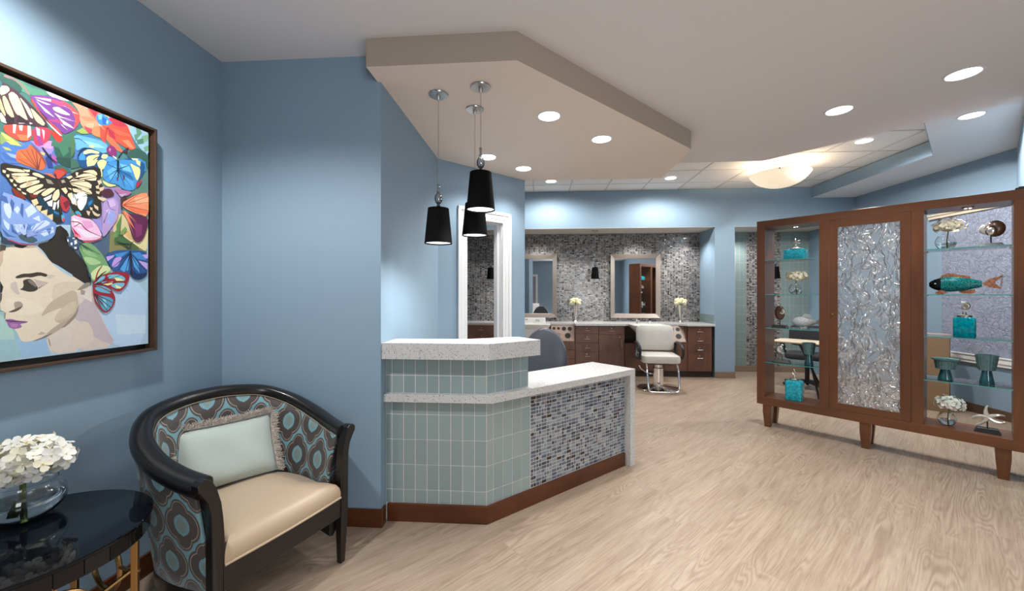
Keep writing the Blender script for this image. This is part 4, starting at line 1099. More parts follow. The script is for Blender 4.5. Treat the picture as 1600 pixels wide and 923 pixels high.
def nrm2(path, i):
    a, b = path[max(i - 1, 0)], path[min(i + 1, len(path) - 1)]; dx, dy = b[0] - a[0], b[1] - a[1]; l = math.hypot(dx, dy)
    return (-dy / l, dx / l)                            # left of travel = outward (travel runs left arm -> back -> right arm)
rings = []
for i, p in enumerate(rail):
    nx, ny = nrm2(rail, i); ring = []
    for k in range(14):
        a = 2 * PI * k / 14; ca2, sa2 = math.cos(a), math.sin(a)
        ww = 0.037 * (abs(ca2) ** 0.75) * (1 if ca2 > 0 else -1); hh = 0.036 * (abs(sa2) ** 0.75) * (1 if sa2 > 0 else -1)
        ring.append((p[0] + nx * ww, p[1] + ny * ww, p[2] + hh - 0.12 * ww))
    rings.append(ring)
MB().loft(rings).build('top_rail', 'black_wood', AC)
def skin(name, off_top, off_bot, ztop, zbot, mat, nv=7, flip=False, bulge=0.0, i0=1, i1=None, thick=0.0):
    idx = list(range(i0, (i1 or len(rail) - 1))); mb = MB(); vs = []; uv = []; L = 0; prev = None
    for i in idx:
        p = rail[i]; nx, ny = nrm2(rail, i)
        if prev: L += math.hypot(p[0] - prev[0], p[1] - prev[1])
        prev = p
        for k in range(nv):
            t = k / (nv - 1); o = off_top + (off_bot - off_top) * t + bulge * math.sin(PI * t); z1 = p[2] + ztop; zz = z1 + (zbot - z1) * t
            vs.append((p[0] + nx * o, p[1] + ny * o, zz)); uv.append((L, zz))
    fs = []
    for a in range(len(idx) - 1):
        for k in range(nv - 1):
            q = (a * nv + k, a * nv + k + 1, (a + 1) * nv + k + 1, (a + 1) * nv + k); fs.append(q[::-1] if flip else q)
    mb.add(vs, fs, 0, True); me = mb.mesh(name, mat); ul = me.uv_layers.new(name='UVMap')
    for lp in me.loops: ul.data[lp.index].uv = uv[lp.vertex_index]
    o = bpy.data.objects.new(name, me); C.objects.link(o); o.parent = AC
    md = o.modifiers.new('solid', 'SOLIDIFY'); md.thickness = 0.012; md.offset = 0
    return o
skin('outer_upholstery', 0.022, -0.045, -0.012, 0.215, 'damask')
skin('inner_upholstery', -0.026, -0.078, -0.002, 0.36, 'damask', bulge=-0.012, flip=True)
# piping along the inner upholstery
pp = [(p[0] + nrm2(rail, i)[0] * -0.037, p[1] + nrm2(rail, i)[1] * -0.037, p[2] - 0.016) for i, p in enumerate(rail)][2:-2]
MB().tube(pp, 0.0024, 6).build('piping', 'piping_cream', AC)
# wooden skirt below the upholstery
rings = []
for i, p in enumerate(rail):
    nx, ny = nrm2(rail, i); rings.append([(p[0] + nx * o, p[1] + ny * o, z_) for o, z_ in ((-0.036, 0.222), (-0.040, 0.16), (-0.055, 0.135), (-0.075, 0.14), (-0.075, 0.222))])
MB().loft(rings, 0, False).build('skirt', 'black_wood', AC, 0.003)
MB().box(-0.285, 0.285, 0.006, 0.036, 0.235, 0.333).build('front_rail', 'black_wood', AC, 0.004)
for s_ in (-1, 1):
    ox = [(0.302, 0.0005), (0.316, 0.24), (0.317, 0.46), (0.320, 0.55), (0.330, 0.595), (0.348, 0.628), (0.362, 0.648), (0.364, 0.668), (0.352, 0.682), (0.332, 0.684), (0.316, 0.672)]
    ix = [(0.300, 0.640), (0.284, 0.58), (0.277, 0.52), (0.273, 0.46), (0.272, 0.24), (0.274, 0.0005)]
    pr = ox + ix; n = len(pr)
    def yy(z_, f): return (0.0 if f else 0.044) + (0.006 if f else -0.010) * max(0, 1 - z_ / 0.24)
    vs = [(s_ * x, yy(z_, 1), z_) for x, z_ in pr] + [(s_ * x, yy(z_, 0), z_) for x, z_ in pr]
    fs = [tuple(range(n)), tuple(range(2 * n - 1, n - 1, -1))] + [(i, n + i, n + (i + 1) % n, (i + 1) % n) for i in range(n)]
    MB().add(vs, fs).build('front_leg', 'black_wood', AC, 0.004, weld=True)
    m = MB(); m.hexa([(s_ * 0.20 + a, 0.56 + b, 0.0005) for a, b in ((-0.014, -0.014), (0.014, -0.014), (0.014, 0.014), (-0.014, 0.014))], [(s_ * 0.19 + a, 0.50 + b, 0.16) for a, b in ((-0.024, -0.024), (0.024, -0.024), (0.024, 0.024), (-0.024, 0.024))])
    m.build('rear_leg', 'black_wood', AC, 0.003)
# domed seat
bd = []
inner = [(p[0] - nrm2(rail, i)[0] * 0.084, p[1] - nrm2(rail, i)[1] * 0.084) for i, p in enumerate(rail)]
bd = [(-0.272, 0.004)] + [q for q in inner[3:-3:2] if q[1] > 0.03] + [(0.272, 0.004)]
bd += [(0.272 - 0.544 * k / 8, 0.004 - 0.010 * math.sin(PI * k / 8)) for k in range(1, 8)]
cx_, cy_ = 0.0, 0.26; rings = []
for sc_, zz in ((0.99, 0.330), (1.0, 0.345), (1.0, 0.362), (0.985, 0.384), (0.94, 0.404), (0.84, 0.420), (0.65, 0.432), (0.35, 0.439), (0.05, 0.441)):
    rings.append([(cx_ + (x - cx_) * sc_, cy_ + (y - cy_) * sc_, zz) for x, y in bd])
MB().loft(rings).build('seat', 'satin', AC)
MB().tube([(-0.272, 0.003, 0.336), (-0.14, -0.004, 0.336), (0, -0.007, 0.336), (0.14, -0.004, 0.336), (0.272, 0.003, 0.336)], 0.005, 8).build('seat_welt', 'satin', AC)

# ------------------------------------------------------------------ pillow
AM = Matrix.Translation((-1.08, 1.668, 0)) @ Matrix.Rotation(math.atan2(0.939, 0.345), 4, 'Z')
def achair(x, y, z_): return AM @ Vector((x, y, z_))
pw = Vector((0.968, -0.25, 0.0)); pu = Vector((0.10, 0.36, 0.92)).normalized(); pw = (pw - pu * pw.dot(pu)).normalized(); pn = pw.cross(pu)
PB = Vector((0.008, 0.432, 0.436)); HW, HH = 0.205, 0.148
def pp_(u, v, w_): return achair(*(PB + pw * (u * HW) + pu * (HH + v * HH) + pn * w_))
cu = thing('throw_pillow', 'pale mint pillow edged with beige fringe leaning on the armchair back', 'pillow', tuple(achair(*PB)))
INV = Matrix.Translation(achair(*PB)).inverted()
N = 18; vs = []; fs = []
for side in (1, -1):
    o = len(vs)
    for i in range(N + 1):
        for j in range(N + 1):
            u, v = -1 + 2 * i / N, -1 + 2 * j / N
            k = max(0, (1 - u ** 4)) ** 0.55 * max(0, (1 - v ** 4)) ** 0.55
            pinch = 1 - 0.05 * (1 - abs(u)) ** 0.0 * (1 - v * v) * (abs(u) ** 3) - 0.0
            wob = 0.004 * math.sin(5 * u + 3 * v) * k
            vs.append(INV @ pp_(u * (1 - 0.035 * (1 - v * v)), v * (1 - 0.05 * (1 - u * u)), side * (0.058 * k + wob)))
    for i in range(N):
        for j in range(N):
            q = (o + i * (N + 1) + j, o + (i + 1) * (N + 1) + j, o + (i + 1) * (N + 1) + j + 1, o + i * (N + 1) + j + 1)
            fs.append(q if side > 0 else q[::-1])
MB().add(vs, fs, 0, True).build('cushion', 'pillow_linen', cu)
R = random.Random(4); m = MB()
def strand(p, d, side_, L):
    p = Vector(p); d = Vector(d).normalized(); s_ = Vector(side_).normalized() * 0.0016; q1 = p + d * L * 0.55 + Vector((R.uniform(-1, 1), R.uniform(-1, 1), R.uniform(-1, 1))) * 0.004; q2 = p + d * L + Vector((R.uniform(-1, 1), R.uniform(-1, 1), R.uniform(-0.8, 0.4))) * 0.012
    m.add([INV @ (p - s_), INV @ (p + s_), INV @ (q1 + s_), INV @ (q1 - s_), INV @ (q2 + s_ * 0.6), INV @ (q2 - s_ * 0.6)], [(0, 1, 2, 3), (3, 2, 4, 5)])
RW = AM.to_3x3(); wW, uW, nW = RW @ pw, RW @ pu, RW @ pn
for k in range(1500):
    u = R.uniform(-1, 1); strand(pp_(u, 0.95 + 0.05 * u * u, R.uniform(-0.012, 0.02)), uW * R.uniform(0.3, 1.0) + nW * R.uniform(-0.3, 0.9) + wW * R.uniform(-0.5, 0.5), wW, R.uniform(0.022, 0.040))
for s_ in (-1, 1):
    for k in range(900):
        v = R.uniform(-1, 1); strand(pp_(s_ * (0.965 + 0.035 * v * v), v, R.uniform(-0.012, 0.018)), wW * s_ * R.uniform(0.4, 1.0) + nW * R.uniform(-0.3, 0.9) + uW * R.uniform(-0.5, 0.5), uW, R.uniform(0.018, 0.034))
stuff(m.build('fringe', 'fringe', cu))

# ------------------------------------------------------------------ side table
TCX, TCY, TR, TZ = -1.573, 1.100, 0.3025, 0.615
tb_ = thing('side_table', 'round black glass side table on gold legs beside the armchair', 'side table', (TCX, TCY, 0))
MB().lathe([(0, TZ - 0.012), (TR - 0.003, TZ - 0.012), (TR, TZ - 0.009), (TR, TZ - 0.003), (TR - 0.003, TZ), (0, TZ)], 96).build('top', 'black_glass', tb_)
NP = 30
for k in range(NP):
    a0, a1 = 2 * PI * k / NP + 0.004, 2 * PI * (k + 1) / NP - 0.004; r1, r0 = TR - 0.006, TR - 0.012
    m = MB(); m.prism([(r0 * math.cos(a0), r0 * math.sin(a0)), (r1 * math.cos(a0), r1 * math.sin(a0)), (r1 * math.cos(a1), r1 * math.sin(a1)), (r0 * math.cos(a1), r0 * math.sin(a1))], TZ - 0.058, TZ - 0.0125); m.build('mirror_panel', 'dark_mirror', tb_)
MB().lathe([(TR - 0.03, TZ - 0.056), (TR - 0.013, TZ - 0.056), (TR - 0.013, TZ - 0.013), (TR - 0.03, TZ - 0.013)], 48, ring=True).build('apron', 'black_lacquer', tb_)
def ring_at(ang, z_, rad, rr):
    c = Vector((rr * math.cos(ang), rr * math.sin(ang), z_)); tdir = Vector((-math.sin(ang), math.cos(ang), 0))
    return [tuple(c + tdir * (rad * math.cos(2 * PI * k / 28)) + Vector((0, 0, rad * math.sin(2 * PI * k / 28)))) for k in range(28)]
for k in range(4):
    a = math.radians(27 + 90 * k); r = 0.272; ca2, sa2 = math.cos(a), math.sin(a)
    def rc(dr, dt, z_): return (ca2 * (r + dr) - sa2 * dt, sa2 * (r + dr) + ca2 * dt, z_)
    h = 0.009; m = MB(); m.hexa([rc(-h, -h, 0.0005), rc(h, -h, 0.0005), rc(h, h, 0.0005), rc(-h, h, 0.0005)], [rc(-h, -h, TZ - 0.0585), rc(h, -h, TZ - 0.0585), rc(h, h, TZ - 0.0585), rc(-h, h, TZ - 0.0585)])
    lg = m.build('leg', 'gold', tb_, 0.0015)
    MB().tube([rc(0.006, 0, 0.44), rc(0.014, 0, 0.44)], 0.006, 10).build('rivet', 'gold', lg)
    a2 = a + PI / 4; rr = 0.20
    rg = MB().tube(ring_at(a2, 0.405, 0.085, rr), 0.008, 8, closed=True).build('ring', 'gold', tb_)
    c = (rr * math.cos(a2), rr * math.sin(a2)); MB().box(c[0] - 0.007, c[0] + 0.007, c[1] - 0.007, c[1] + 0.007, 0.488, TZ - 0.0585).build('stub', 'gold', rg)
    for s_ in (-1, 1):
        td = (-math.sin(a2) * s_, math.cos(a2) * s_); e = (rr * math.cos(a2) + td[0] * 0.083, rr * math.sin(a2) + td[1] * 0.083); aa = a2 + s_ * PI / 4
        MB().tube([(e[0], e[1], 0.42), (0.264 * math.cos(aa), 0.264 * math.sin(aa), 0.445)], 0.006, 6).build('brace', 'gold', rg)

# ------------------------------------------------------------------ hydrangeas in glass bowls
def petal(mb, L, W, M4):
    pts = [(0, 0, 0), (0.35, 0.36, 0.06), (0.72, 0.5, 0.05), (1.0, 0.22, -0.02), (1.0, -0.22, -0.02), (0.72, -0.5, 0.05), (0.35, -0.36, 0.06), (0.55, 0, -0.04)]
    mb.add([tuple(M4 @ Vector((x * L, y * W, z_ * L))) for x, y, z_ in pts], [(0, 1, 7), (1, 2, 7), (2, 3, 7), (3, 4, 7), (4, 5, 7), (5, 6, 7), (6, 0, 7)], 0, True)
def floret_mesh(name, L, mat, seed, tilt=0.35):
    Rr = random.Random(seed); mb = MB()
    for k in range(4): petal(mb, L, L * 0.98, Matrix.Rotation(k * PI / 2 + Rr.uniform(-0.15, 0.15), 4, 'Z') @ Matrix.Rotation(-tilt + Rr.uniform(-0.25, 0.25), 4, 'Y'))
    mb.ball((0, 0, 0.002), L * 0.12, seg=6, rings=4, mi=1)
    return mb.mesh(name, [mat, 'petal_yellow'])
def dome_points(n, rx, ry, rz, seed, low=-0.35):
    Rr = random.Random(seed); out = []; g = PI * (3 - math.sqrt(5))
    for i in range(n):
        z_ = 1 - (1 - low) * (i + 0.5) / n; r = math.sqrt(max(0, 1 - z_ * z_)); a = g * i
        k = 1 + Rr.uniform(-0.24, 0.10); out.append((Vector((r * math.cos(a) * rx * k, r * math.sin(a) * ry * k, z_ * rz * k)), Vector((r * math.cos(a) / rx, r * math.sin(a) / ry, z_ / rz)).normalized(), Rr.uniform(0, 6.28)))
    return out
def glass_bowl(name, label, loc, r, h, opening, group=None, water=True):
    t_ = thing(name, label, 'vase', loc, 0, group); th = 0.0025 if r > 0.08 else 0.002
    po = [(0, 0.0005), (r * 0.45, 0.0005), (r * 0.78, h * 0.14), (r * 0.97, h * 0.38), (r, h * 0.52), (r * 0.95, h * 0.72), (r * 0.80, h * 0.90), (opening, h)]
    pi_ = [(opening - th, h), (r * 0.80 - th, h * 0.90), (r * 0.95 - th, h * 0.72), (r - th, h * 0.52), (r * 0.97 - th, h * 0.38), (r * 0.78 - th, h * 0.14 + th), (r * 0.45, th + 0.001), (0, th + 0.001)]
    MB().lathe(catmull([(a, b) for a, b in po], 3) + catmull(pi_, 3), 40).build('bowl', 'clear_glass', t_)
    if water:
        e = th + 0.0004
        MB().lathe([(0, th + 0.0016), (r * 0.44, th + 0.0016), (r * 0.78 - e, h * 0.14 + th + 0.0006), (r * 0.97 - e, h * 0.38), (r - e - 0.0002, h * 0.47), (r * 0.92, h * 0.475), (0, h * 0.475)], 40).build('water', 'water', t_)
    return t_
# foreground arrangement
BX, BY = -1.706, 1.205
glass_bowl('glass_bowl_vase', 'clear round glass bowl of water on the black side table', (BX, BY, TZ), 0.100, 0.118, 0.078)
hy = thing('hydrangea', 'white hydrangea head in the glass bowl on the black side table', 'flower', (BX + 0.02, BY, TZ + 0.006))
FM = [floret_mesh('floret', 0.0215, m_, i, 0.12) for i, m_ in enumerate(('petal_white', 'petal_white', 'petal_cream'))]
hc = Vector((-0.03, 0.01, 0.175)); R = random.Random(9)
for p, nn, a in dome_points(92, 0.108, 0.108, 0.072, 2, -0.75):
    q = nn.to_track_quat('Z', 'Y').to_euler(); M_ = nn.to_track_quat('Z', 'Y').to_matrix() @ Matrix.Rotation(a, 3, 'Z')
    inst(FM[R.randrange(3)], 'floret', hy, tuple(hc + p), (M_ @ Matrix.Rotation(R.uniform(-0.6, 0.6), 3, 'X') @ Matrix.Rotation(R.uniform(-0.6, 0.6), 3, 'Y')).to_euler(), (R.uniform(0.8, 1.3),) * 3)
MB().ball(tuple(hc), 0.088, 0.088, 0.052).build('flower_core', 'petal_cream', hy)
MB().tube([(0.045, -0.045, 0.004), (0.02, -0.03, 0.06), (-0.01, -0.01, 0.11), tuple(hc + Vector((0, 0, -0.03)))], 0.0075, 8).build('stem', 'stem_green', hy)
MB().hexa([(0.02, -0.07, 0.03), (0.05, -0.065, 0.03), (0.05, -0.063, 0.03), (0.02, -0.068, 0.03)], [(0.015, -0.05, 0.075), (0.045, -0.05, 0.07), (0.045, -0.048, 0.07), (0.015, -0.048, 0.075)]).build('leaf', 'stem_green', hy)
# three small arrangements in the cabinet
def blossom(parent, c, rx, rz, n, L, seed, mat='petal_white'):
    Rr = random.Random(seed); mb = MB()
    for p, nn, a in dome_points(n, rx, rx * 0.85, rz, seed, -0.45):
        M_ = nn.to_track_quat('Z', 'Y').to_matrix().to_4x4(); M_ = Matrix.Translation(Vector(c) + p) @ M_ @ Matrix.Rotation(a, 4, 'Z')
        for k in range(4): petal(mb, L, L, M_ @ Matrix.Rotation(k * PI / 2, 4, 'Z') @ Matrix.Rotation(-0.1 + Rr.uniform(-0.5, 0.4), 4, 'Y'))
    mb.ball(c, rx * 0.8, rx * 0.68, rz * 0.7, 10, 7)
    return stuff(mb.build('blossom', mat, parent))
for (s_, y_, z_, br, bh, fx, fr, fh, fz, lab, seed) in (
    (0.305, 0.13, SH1[1], 0.060, 0.10, 0.308, 0.086, 0.055, 0.175, 'second shelf of the left bay', 21),
    (1.315, 0.13, SH2[0], 0.062, 0.108, 1.330, 0.085, 0.054, 0.180, 'top shelf of the right bay', 22),
    (1.320, 0.14, 0.305, 0.054, 0.092, 1.333, 0.082, 0.062, 0.170, 'floor of the right bay', 23)):
    L0 = inc(s_, y_, z_ + 0.0003); t_ = glass_bowl('glass_bowl_vase', 'small clear glass bowl on the ' + lab, L0, br, bh, br * 0.72, 'glass bowls in the display cabinet', True)
    f_ = thing('hydrangea', 'cream hydrangea bloom in the glass bowl on the ' + lab, 'flower', L0, -ANG, 'hydrangeas in the display cabinet')
    blossom(f_, (fx - s_, 0, fz), fr, fh, 46, 0.021, seed, 'petal_cream' if seed != 23 else 'petal_white')
    MB().tube([(0.006, 0.004, 0.006), (0.004, 0, bh * 0.6), (fx - s_, 0, fz - fh * 0.3)], 0.004, 6).build('stem', 'stem_green', f_)
# ------------------------------------------------------------------ pendants over the desk
def pendant(label, x, y, zc, z0, z1, rb=0.085, rt=0.064, group='black shaded pendants over the reception desk', finial=True, power=22.0):
    t_ = thing('pendant_lamp', label, 'pendant lamp', (x, y, zc), 0, group)
    MB().lathe([(0, -0.0005), (0.058, -0.0005), (0.060, -0.004), (0.058, -0.010), (0.012, -0.012), (0.012, -0.022), (0.005, -0.040), (0, -0.040)][::-1], 28).build('ceiling_canopy', 'nickel', t_)
    zt = z1 - zc; zb = z0 - zc; fz = zt + (0.135 if finial else 0.01)
    MB().tube([(0, 0, -0.038), (0, 0, fz)], 0.0018, 6).build('cord', 'pewter', t_)
    if finial:
        prof = [(0.004, 0.150), (0.008, 0.146), (0.006, 0.120), (0.007, 0.108), (0.012, 0.102), (0.006, 0.097), (0.014, 0.090), (0.022, 0.075), (0.025, 0.058), (0.022, 0.042), (0.013, 0.029), (0.006, 0.024), (0.013, 0.018), (0.007, 0.010), (0.009, 0.0)]
        MB().lathe([(r, zt + z_) for r, z_ in prof[::-1]], 18).build('glass_finial', 'finial_glass', t_)
        MB().tube([(0, 0, zt), (0, 0, zt + 0.13)], 0.0025, 6).build('rod', 'chrome', t_)
    th = 0.002
    MB().lathe([(rb, zb), (rt, zt), (0.004, zt + 0.0005), (0.004, zt - 0.003), (rt - th, zt - 0.003), (rb - th, zb)], 36, ring=True).build('shade', 'black_shade', t_)
    MB().lathe([(0.0, zb + 0.012), (rb - 0.005, zb + 0.012), (rb - 0.005, zb + 0.008), (0, zb + 0.008)], 32).build('diffuser', 'shade_light', t_)
    if power:
        spot(x, y, z0 + 0.004, power, 150, 0.8, NEUT, rad=0.06)
    return t_
pendant('left black shaded pendant over the desk, the lowest hung', -0.619, 2.414, ZS, 1.665, 1.882)
pendant('nearest and highest black shaded pendant over the desk', -0.345, 2.341, ZS, 1.852, 2.075)
pendant('rear black shaded pendant over the desk, partly behind the highest', -0.426, 2.622, ZS, 1.742, 1.957)

# ------------------------------------------------------------------ recessed downlights
def downlight(label, x, y, zc, r=0.078, power=50, size=120, group=None, blend=0.75):
    t_ = thing('recessed_downlight', label, 'ceiling light', (x, y, zc), 0, group)
    MB().lathe([(r, -0.0005), (r + 0.012, -0.0008), (r + 0.013, -0.004), (r, -0.006), (r - 0.004, -0.003)], 36, ring=True).build('trim_ring', 'white_trim', t_)
    MB().lathe([(0, -0.0035), (r - 0.003, -0.0035), (r - 0.003, -0.001), (0, -0.001)], 36).build('lens', 'lamp_white', t_)
    spot(x, y, zc - 0.012, power, size, blend, NEUT, rad=0.07)
G1 = 'downlights in the tan soffit'
downlight('large round downlight in the tan soffit, nearest the viewer', 0.071, 2.761, ZS, 0.076, 62, group=G1)
downlight('round downlight in the tan soffit, nearest its right edge', 0.498, 3.20, ZS, 0.076, 62, group=G1)
downlight('round downlight in the tan soffit, just behind the hanging pendants', -0.46, 3.549, ZS, 0.076, 60, 115, group=G1)
downlight('round downlight in the tan soffit over the end of the doorway wall', -0.151, 3.899, ZS, 0.076, 60, 115, group=G1)
G2 = 'downlights in the white ceiling'
downlight('largest round downlight in the white ceiling at upper right', 2.669, 2.688, ZC, 0.082, 75, group=G2)
downlight('round downlight in the white ceiling, left of the largest one', 2.263, 3.159, ZC, 0.082, 75, group=G2)
downlight('round downlight in the grey side soffit at far right', 3.687, 3.646, ZR, 0.078, 115, 174, blend=0.35)
G3 = 'downlights in the tiled ceiling'
downlight('round downlight in the tiled ceiling, right of the glowing bowl lamp', 3.595, 4.651, ZT, 0.080, 190, 174, blend=0.4, group=G3)
downlight('round downlight in the tiled ceiling, just right of the tan soffit', 1.925, 5.95, ZT, 0.080, 125, 172, blend=0.5, group=G3)
downlight('round downlight in the tiled ceiling, half hidden by the tan soffit', 0.183, 5.997, ZT, 0.080, 115, 172, blend=0.5, group=G3)
# ------------------------------------------------------------------ bowl ceiling lamp
ch = thing('bowl_ceiling_lamp', 'glowing alabaster bowl lamp hanging from the tiled ceiling', 'ceiling lamp', (3.135, 5.40, ZT))
MB().lathe([(0, -0.0005), (0.074, -0.0005), (0.070, -0.012), (0.022, -0.024), (0.010, -0.03), (0.010, -0.12), (0, -0.12)][::-1], 28).build('canopy', 'nickel', ch)
bo = [(0.0, -0.305), (0.10, -0.297), (0.20, -0.265), (0.28, -0.215), (0.335, -0.150), (0.345, -0.135)]
MB().lathe(catmull(bo, 3) + [(r - 0.006 if r > 0.006 else 0, z_ + 0.006) for r, z_ in catmull(bo, 3)][::-1], 48).build('bowl', 'alabaster', ch)
MB().tube([(0, 0, -0.10), (0, 0, -0.29)], 0.005, 8).build('rod', 'nickel', ch)
for k in range(3):
    a = 2 * PI * k / 3 + 0.5; x, y = 0.14 * math.cos(a), 0.14 * math.sin(a)
    MB().ball((x, y, -0.145), 0.026, 0.026, 0.034, 12, 8).build('bulb', 'bowl_bulb', ch)
    MB().tube([(0.006 * math.cos(a), 0.006 * math.sin(a), -0.20), (x, y, -0.19), (x, y, -0.17)], 0.006, 8).build('arm', 'nickel', ch)
for k in range(3):
    a = 2 * PI * k / 3; MB().ball((0.342 * math.cos(a), 0.342 * math.sin(a), -0.14), 0.014, seg=10, rings=6).build('clip', 'nickel', ch)
l = bpy.data.lights.new('bowl_glow', 'POINT'); l.energy = 34; l.color = (1, 0.80, 0.58); l.shadow_soft_size = 0.06
o = bpy.data.objects.new('bowl_glow', l); C.objects.link(o); o.location = (3.135, 5.40, ZT - 0.17)

# ------------------------------------------------------------------ decor in the cabinet
def dthing(name, label, cat, s_, y_, z_, group=None, rz=0.0): return thing(name, label, cat, inc(s_, y_, z_ + 0.0003), -ANG + rz, group)
def star_mesh(mb, R_, r_, th, c=(0, 0, 0), frame='xz', rot=PI / 2, bend=0.0, mi=0):
    pts = []
    for k in range(10):
        a = rot + k * PI / 5; rr = R_ if k % 2 == 0 else r_; x, z_ = rr * math.cos(a + (bend if k % 2 == 0 else 0)), rr * math.sin(a + (bend if k % 2 == 0 else 0)); pts.append((c[0] + x, c[1], c[2] + z_))
    n = len(mb.v); vs = pts + [(c[0], c[1] - th, c[2]), (c[0], c[1] + th, c[2])]; fs = []
    for k in range(10): fs += [((k + 1) % 10, k, 10), (k, (k + 1) % 10, 11)]
    mb.add(vs, fs, mi)
def arms_star(mb, R_, c, th, rot=PI / 2, curl=0.35):
    for k in range(5):
        a = rot + 2 * PI * k / 5; pts = []; rs = []
        for i in range(6):
            t = i / 5; aa = a + curl * t * t * (1 if k % 2 else -0.6); pts.append((c[0] + R_ * t * math.cos(aa), c[1] - 0.25 * th * math.sin(PI * t), c[2] + R_ * t * math.sin(aa))); rs.append(th * (1 - 0.72 * t))
        mb.tube(pts, rs, 8)
    mb.ball(c, th * 1.15, th, th * 1.15, 10, 7)
def nautilus(mb, R_, c, turns=1.9, wid=0.55, mi=0, start=0.0):
    pts = []; rs = []; n = 34
    for i in range(n):
        t = i / (n - 1); a = start + 2 * PI * turns * t; g = math.exp(2.3 * (t - 1)); rc_ = R_ * 0.62 * g; rs.append(R_ * 0.40 * g)
        pts.append((c[0] + rc_ * math.cos(a), c[1], c[2] + rc_ * math.sin(a)))
    seg = 10; rings = []
    for i, p in enumerate(pts):
        a = start + 2 * PI * turns * i / (n - 1); ring = []
        for k in range(seg):
            b = 2 * PI * k / seg; rr = rs[i] * (1 + 0.06 * (i % 2)); ring.append((p[0] + rr * math.cos(b) * math.cos(a), p[1] + rr * math.sin(b) * wid * 1.6, p[2] + rr * math.cos(b) * math.sin(a)))
        rings.append(ring)
    mb.loft(rings, mi)
def plinth(parent, w0, d0, w1, d1, h, mat='black_lacquer'):
    MB().hexa([(-w0, -d0, 0), (w0, -d0, 0), (w0, d0, 0), (-w0, d0, 0)], [(-w1, -d1, h), (w1, -d1, h), (w1, d1, h), (-w1, d1, h)]).build('base', mat, parent, 0.001)
# left bay, top: aqua jar with starfish lid
j = dthing('lidded_jar', 'squat aqua glass jar with a silver starfish lid on the top left shelf', 'jar', 0.305, 0.14, SH1[0])
def rsq(hx, hy, r, n=5):
    out = []
    for cxs, cys, a0 in ((1, 1, 0), (-1, 1, PI / 2), (-1, -1, PI), (1, -1, 1.5 * PI)):
        for k in range(n + 1): a = a0 + PI / 2 * k / n; out.append((cxs * (hx - r) + r * math.cos(a), cys * (hy - r) + r * math.sin(a)))
    return out
def sqbottle(parent, hx, hy, h, mat, r=0.02, neck=0.5):
    rings = []
    for sc_, zz in ((0.94, 0), (1.0, 0.006), (1.0, h * 0.86), (0.95, h * 0.95), (neck + 0.15, h * 0.99), (neck, h)): rings.append([(x * sc_, y * sc_, zz) for x, y in rsq(hx, hy, r)])
    return MB().loft(rings).build('body', mat, parent)
sqbottle(j, 0.092, 0.075, 0.098, 'aqua_glass', 0.025, 0.62)
MB().lathe([(0, 0.0985), (0.062, 0.0985), (0.066, 0.104), (0.040, 0.113), (0.015, 0.122), (0.006, 0.135), (0, 0.135)], 28).build('lid', 'silver', j)
m = MB(); arms_star(m, 0.040, (0, 0, 0.172), 0.010, PI / 2 + 0.3); m.tube([(0, 0, 0.133), (0, 0, 0.165)], 0.004, 8); m.build('starfish_finial', 'silver', j)
# left bay, third shelf: brown shell on stand, ice glass fish
sh = dthing('shell_on_stand', 'brown and silver shell on a black stand on the third left shelf', 'shell ornament', 0.172, 0.12, SH1[2])
plinth(sh, 0.068, 0.045, 0.055, 0.034, 0.026)
MB().tube([(0, 0, 0.025), (0, 0, 0.085)], 0.0045, 8).build('rod', 'black_plastic', sh)
m = MB(); m.ball((-0.004, 0.01, 0.150), 0.046, 0.026, 0.075, 16, 10); m.build('shell', 'shell_brown', sh)
m = MB(); nautilus(m, 0.048, (0.016, -0.018, 0.155), 1.2, 0.4); m.build('pearl_mouth', 'silver', sh)
fg = dthing('glass_fish', 'clear frosted glass fish lying on the third left shelf', 'glass ornament', 0.395, 0.14, SH1[2])
def fish_body(mb, L, H, D, zc, n=16, nose=0.25, tail=0.18, mi=0, x0=0, rng=(0, 1)):
    rings = []
    for i in range(n + 1):
        t = rng[0] + (rng[1] - rng[0]) * i / n; pr = (math.sin(PI * min(1, (t + 0.02) / 1.04) ** 0.72)) ** 0.8; hh = max(0.06, pr) * (1 if t < 0.9 else 1) * H + tail * H * t ** 6; dd = max(0.05, pr) * D
        rings.append([(x0 + L * t, dd * math.cos(2 * PI * k / 14), zc + hh * math.sin(2 * PI * k / 14) * 1.0) for k in range(14)])
    mb.loft(rings, mi)
def fin(mb, pts, th, y=0.0, mi=0):
    n = len(pts); vs = [(x, y - th, z_) for x, z_ in pts] + [(x, y + th, z_) for x, z_ in pts]
    mb.add(vs, [tuple(range(n)), tuple(range(2 * n - 1, n - 1, -1))] + [(i, n + i, n + (i + 1) % n, (i + 1) % n) for i in range(n)], mi)
m = MB(); fish_body(m, 0.20, 0.052, 0.036, 0.066, x0=-0.125); m.build('body', 'ice_glass', fg)
m = MB(); fin(m, [(-0.05, 0.105), (-0.02, 0.150), (0.02, 0.140), (0.04, 0.105)], 0.006); m.build('dorsal_fin', 'ice_glass', fg)
m = MB(); fin(m, [(0.062, 0.066), (0.125, 0.125), (0.115, 0.07), (0.125, 0.022)], 0.007); m.build('tail_fin', 'ice_glass', fg)
m = MB(); fin(m, [(-0.07, 0.03), (-0.045, 0.0005), (0.0, 0.0005), (0.0, 0.025)], 0.012); m.build('lower_fin', 'ice_glass', fg)
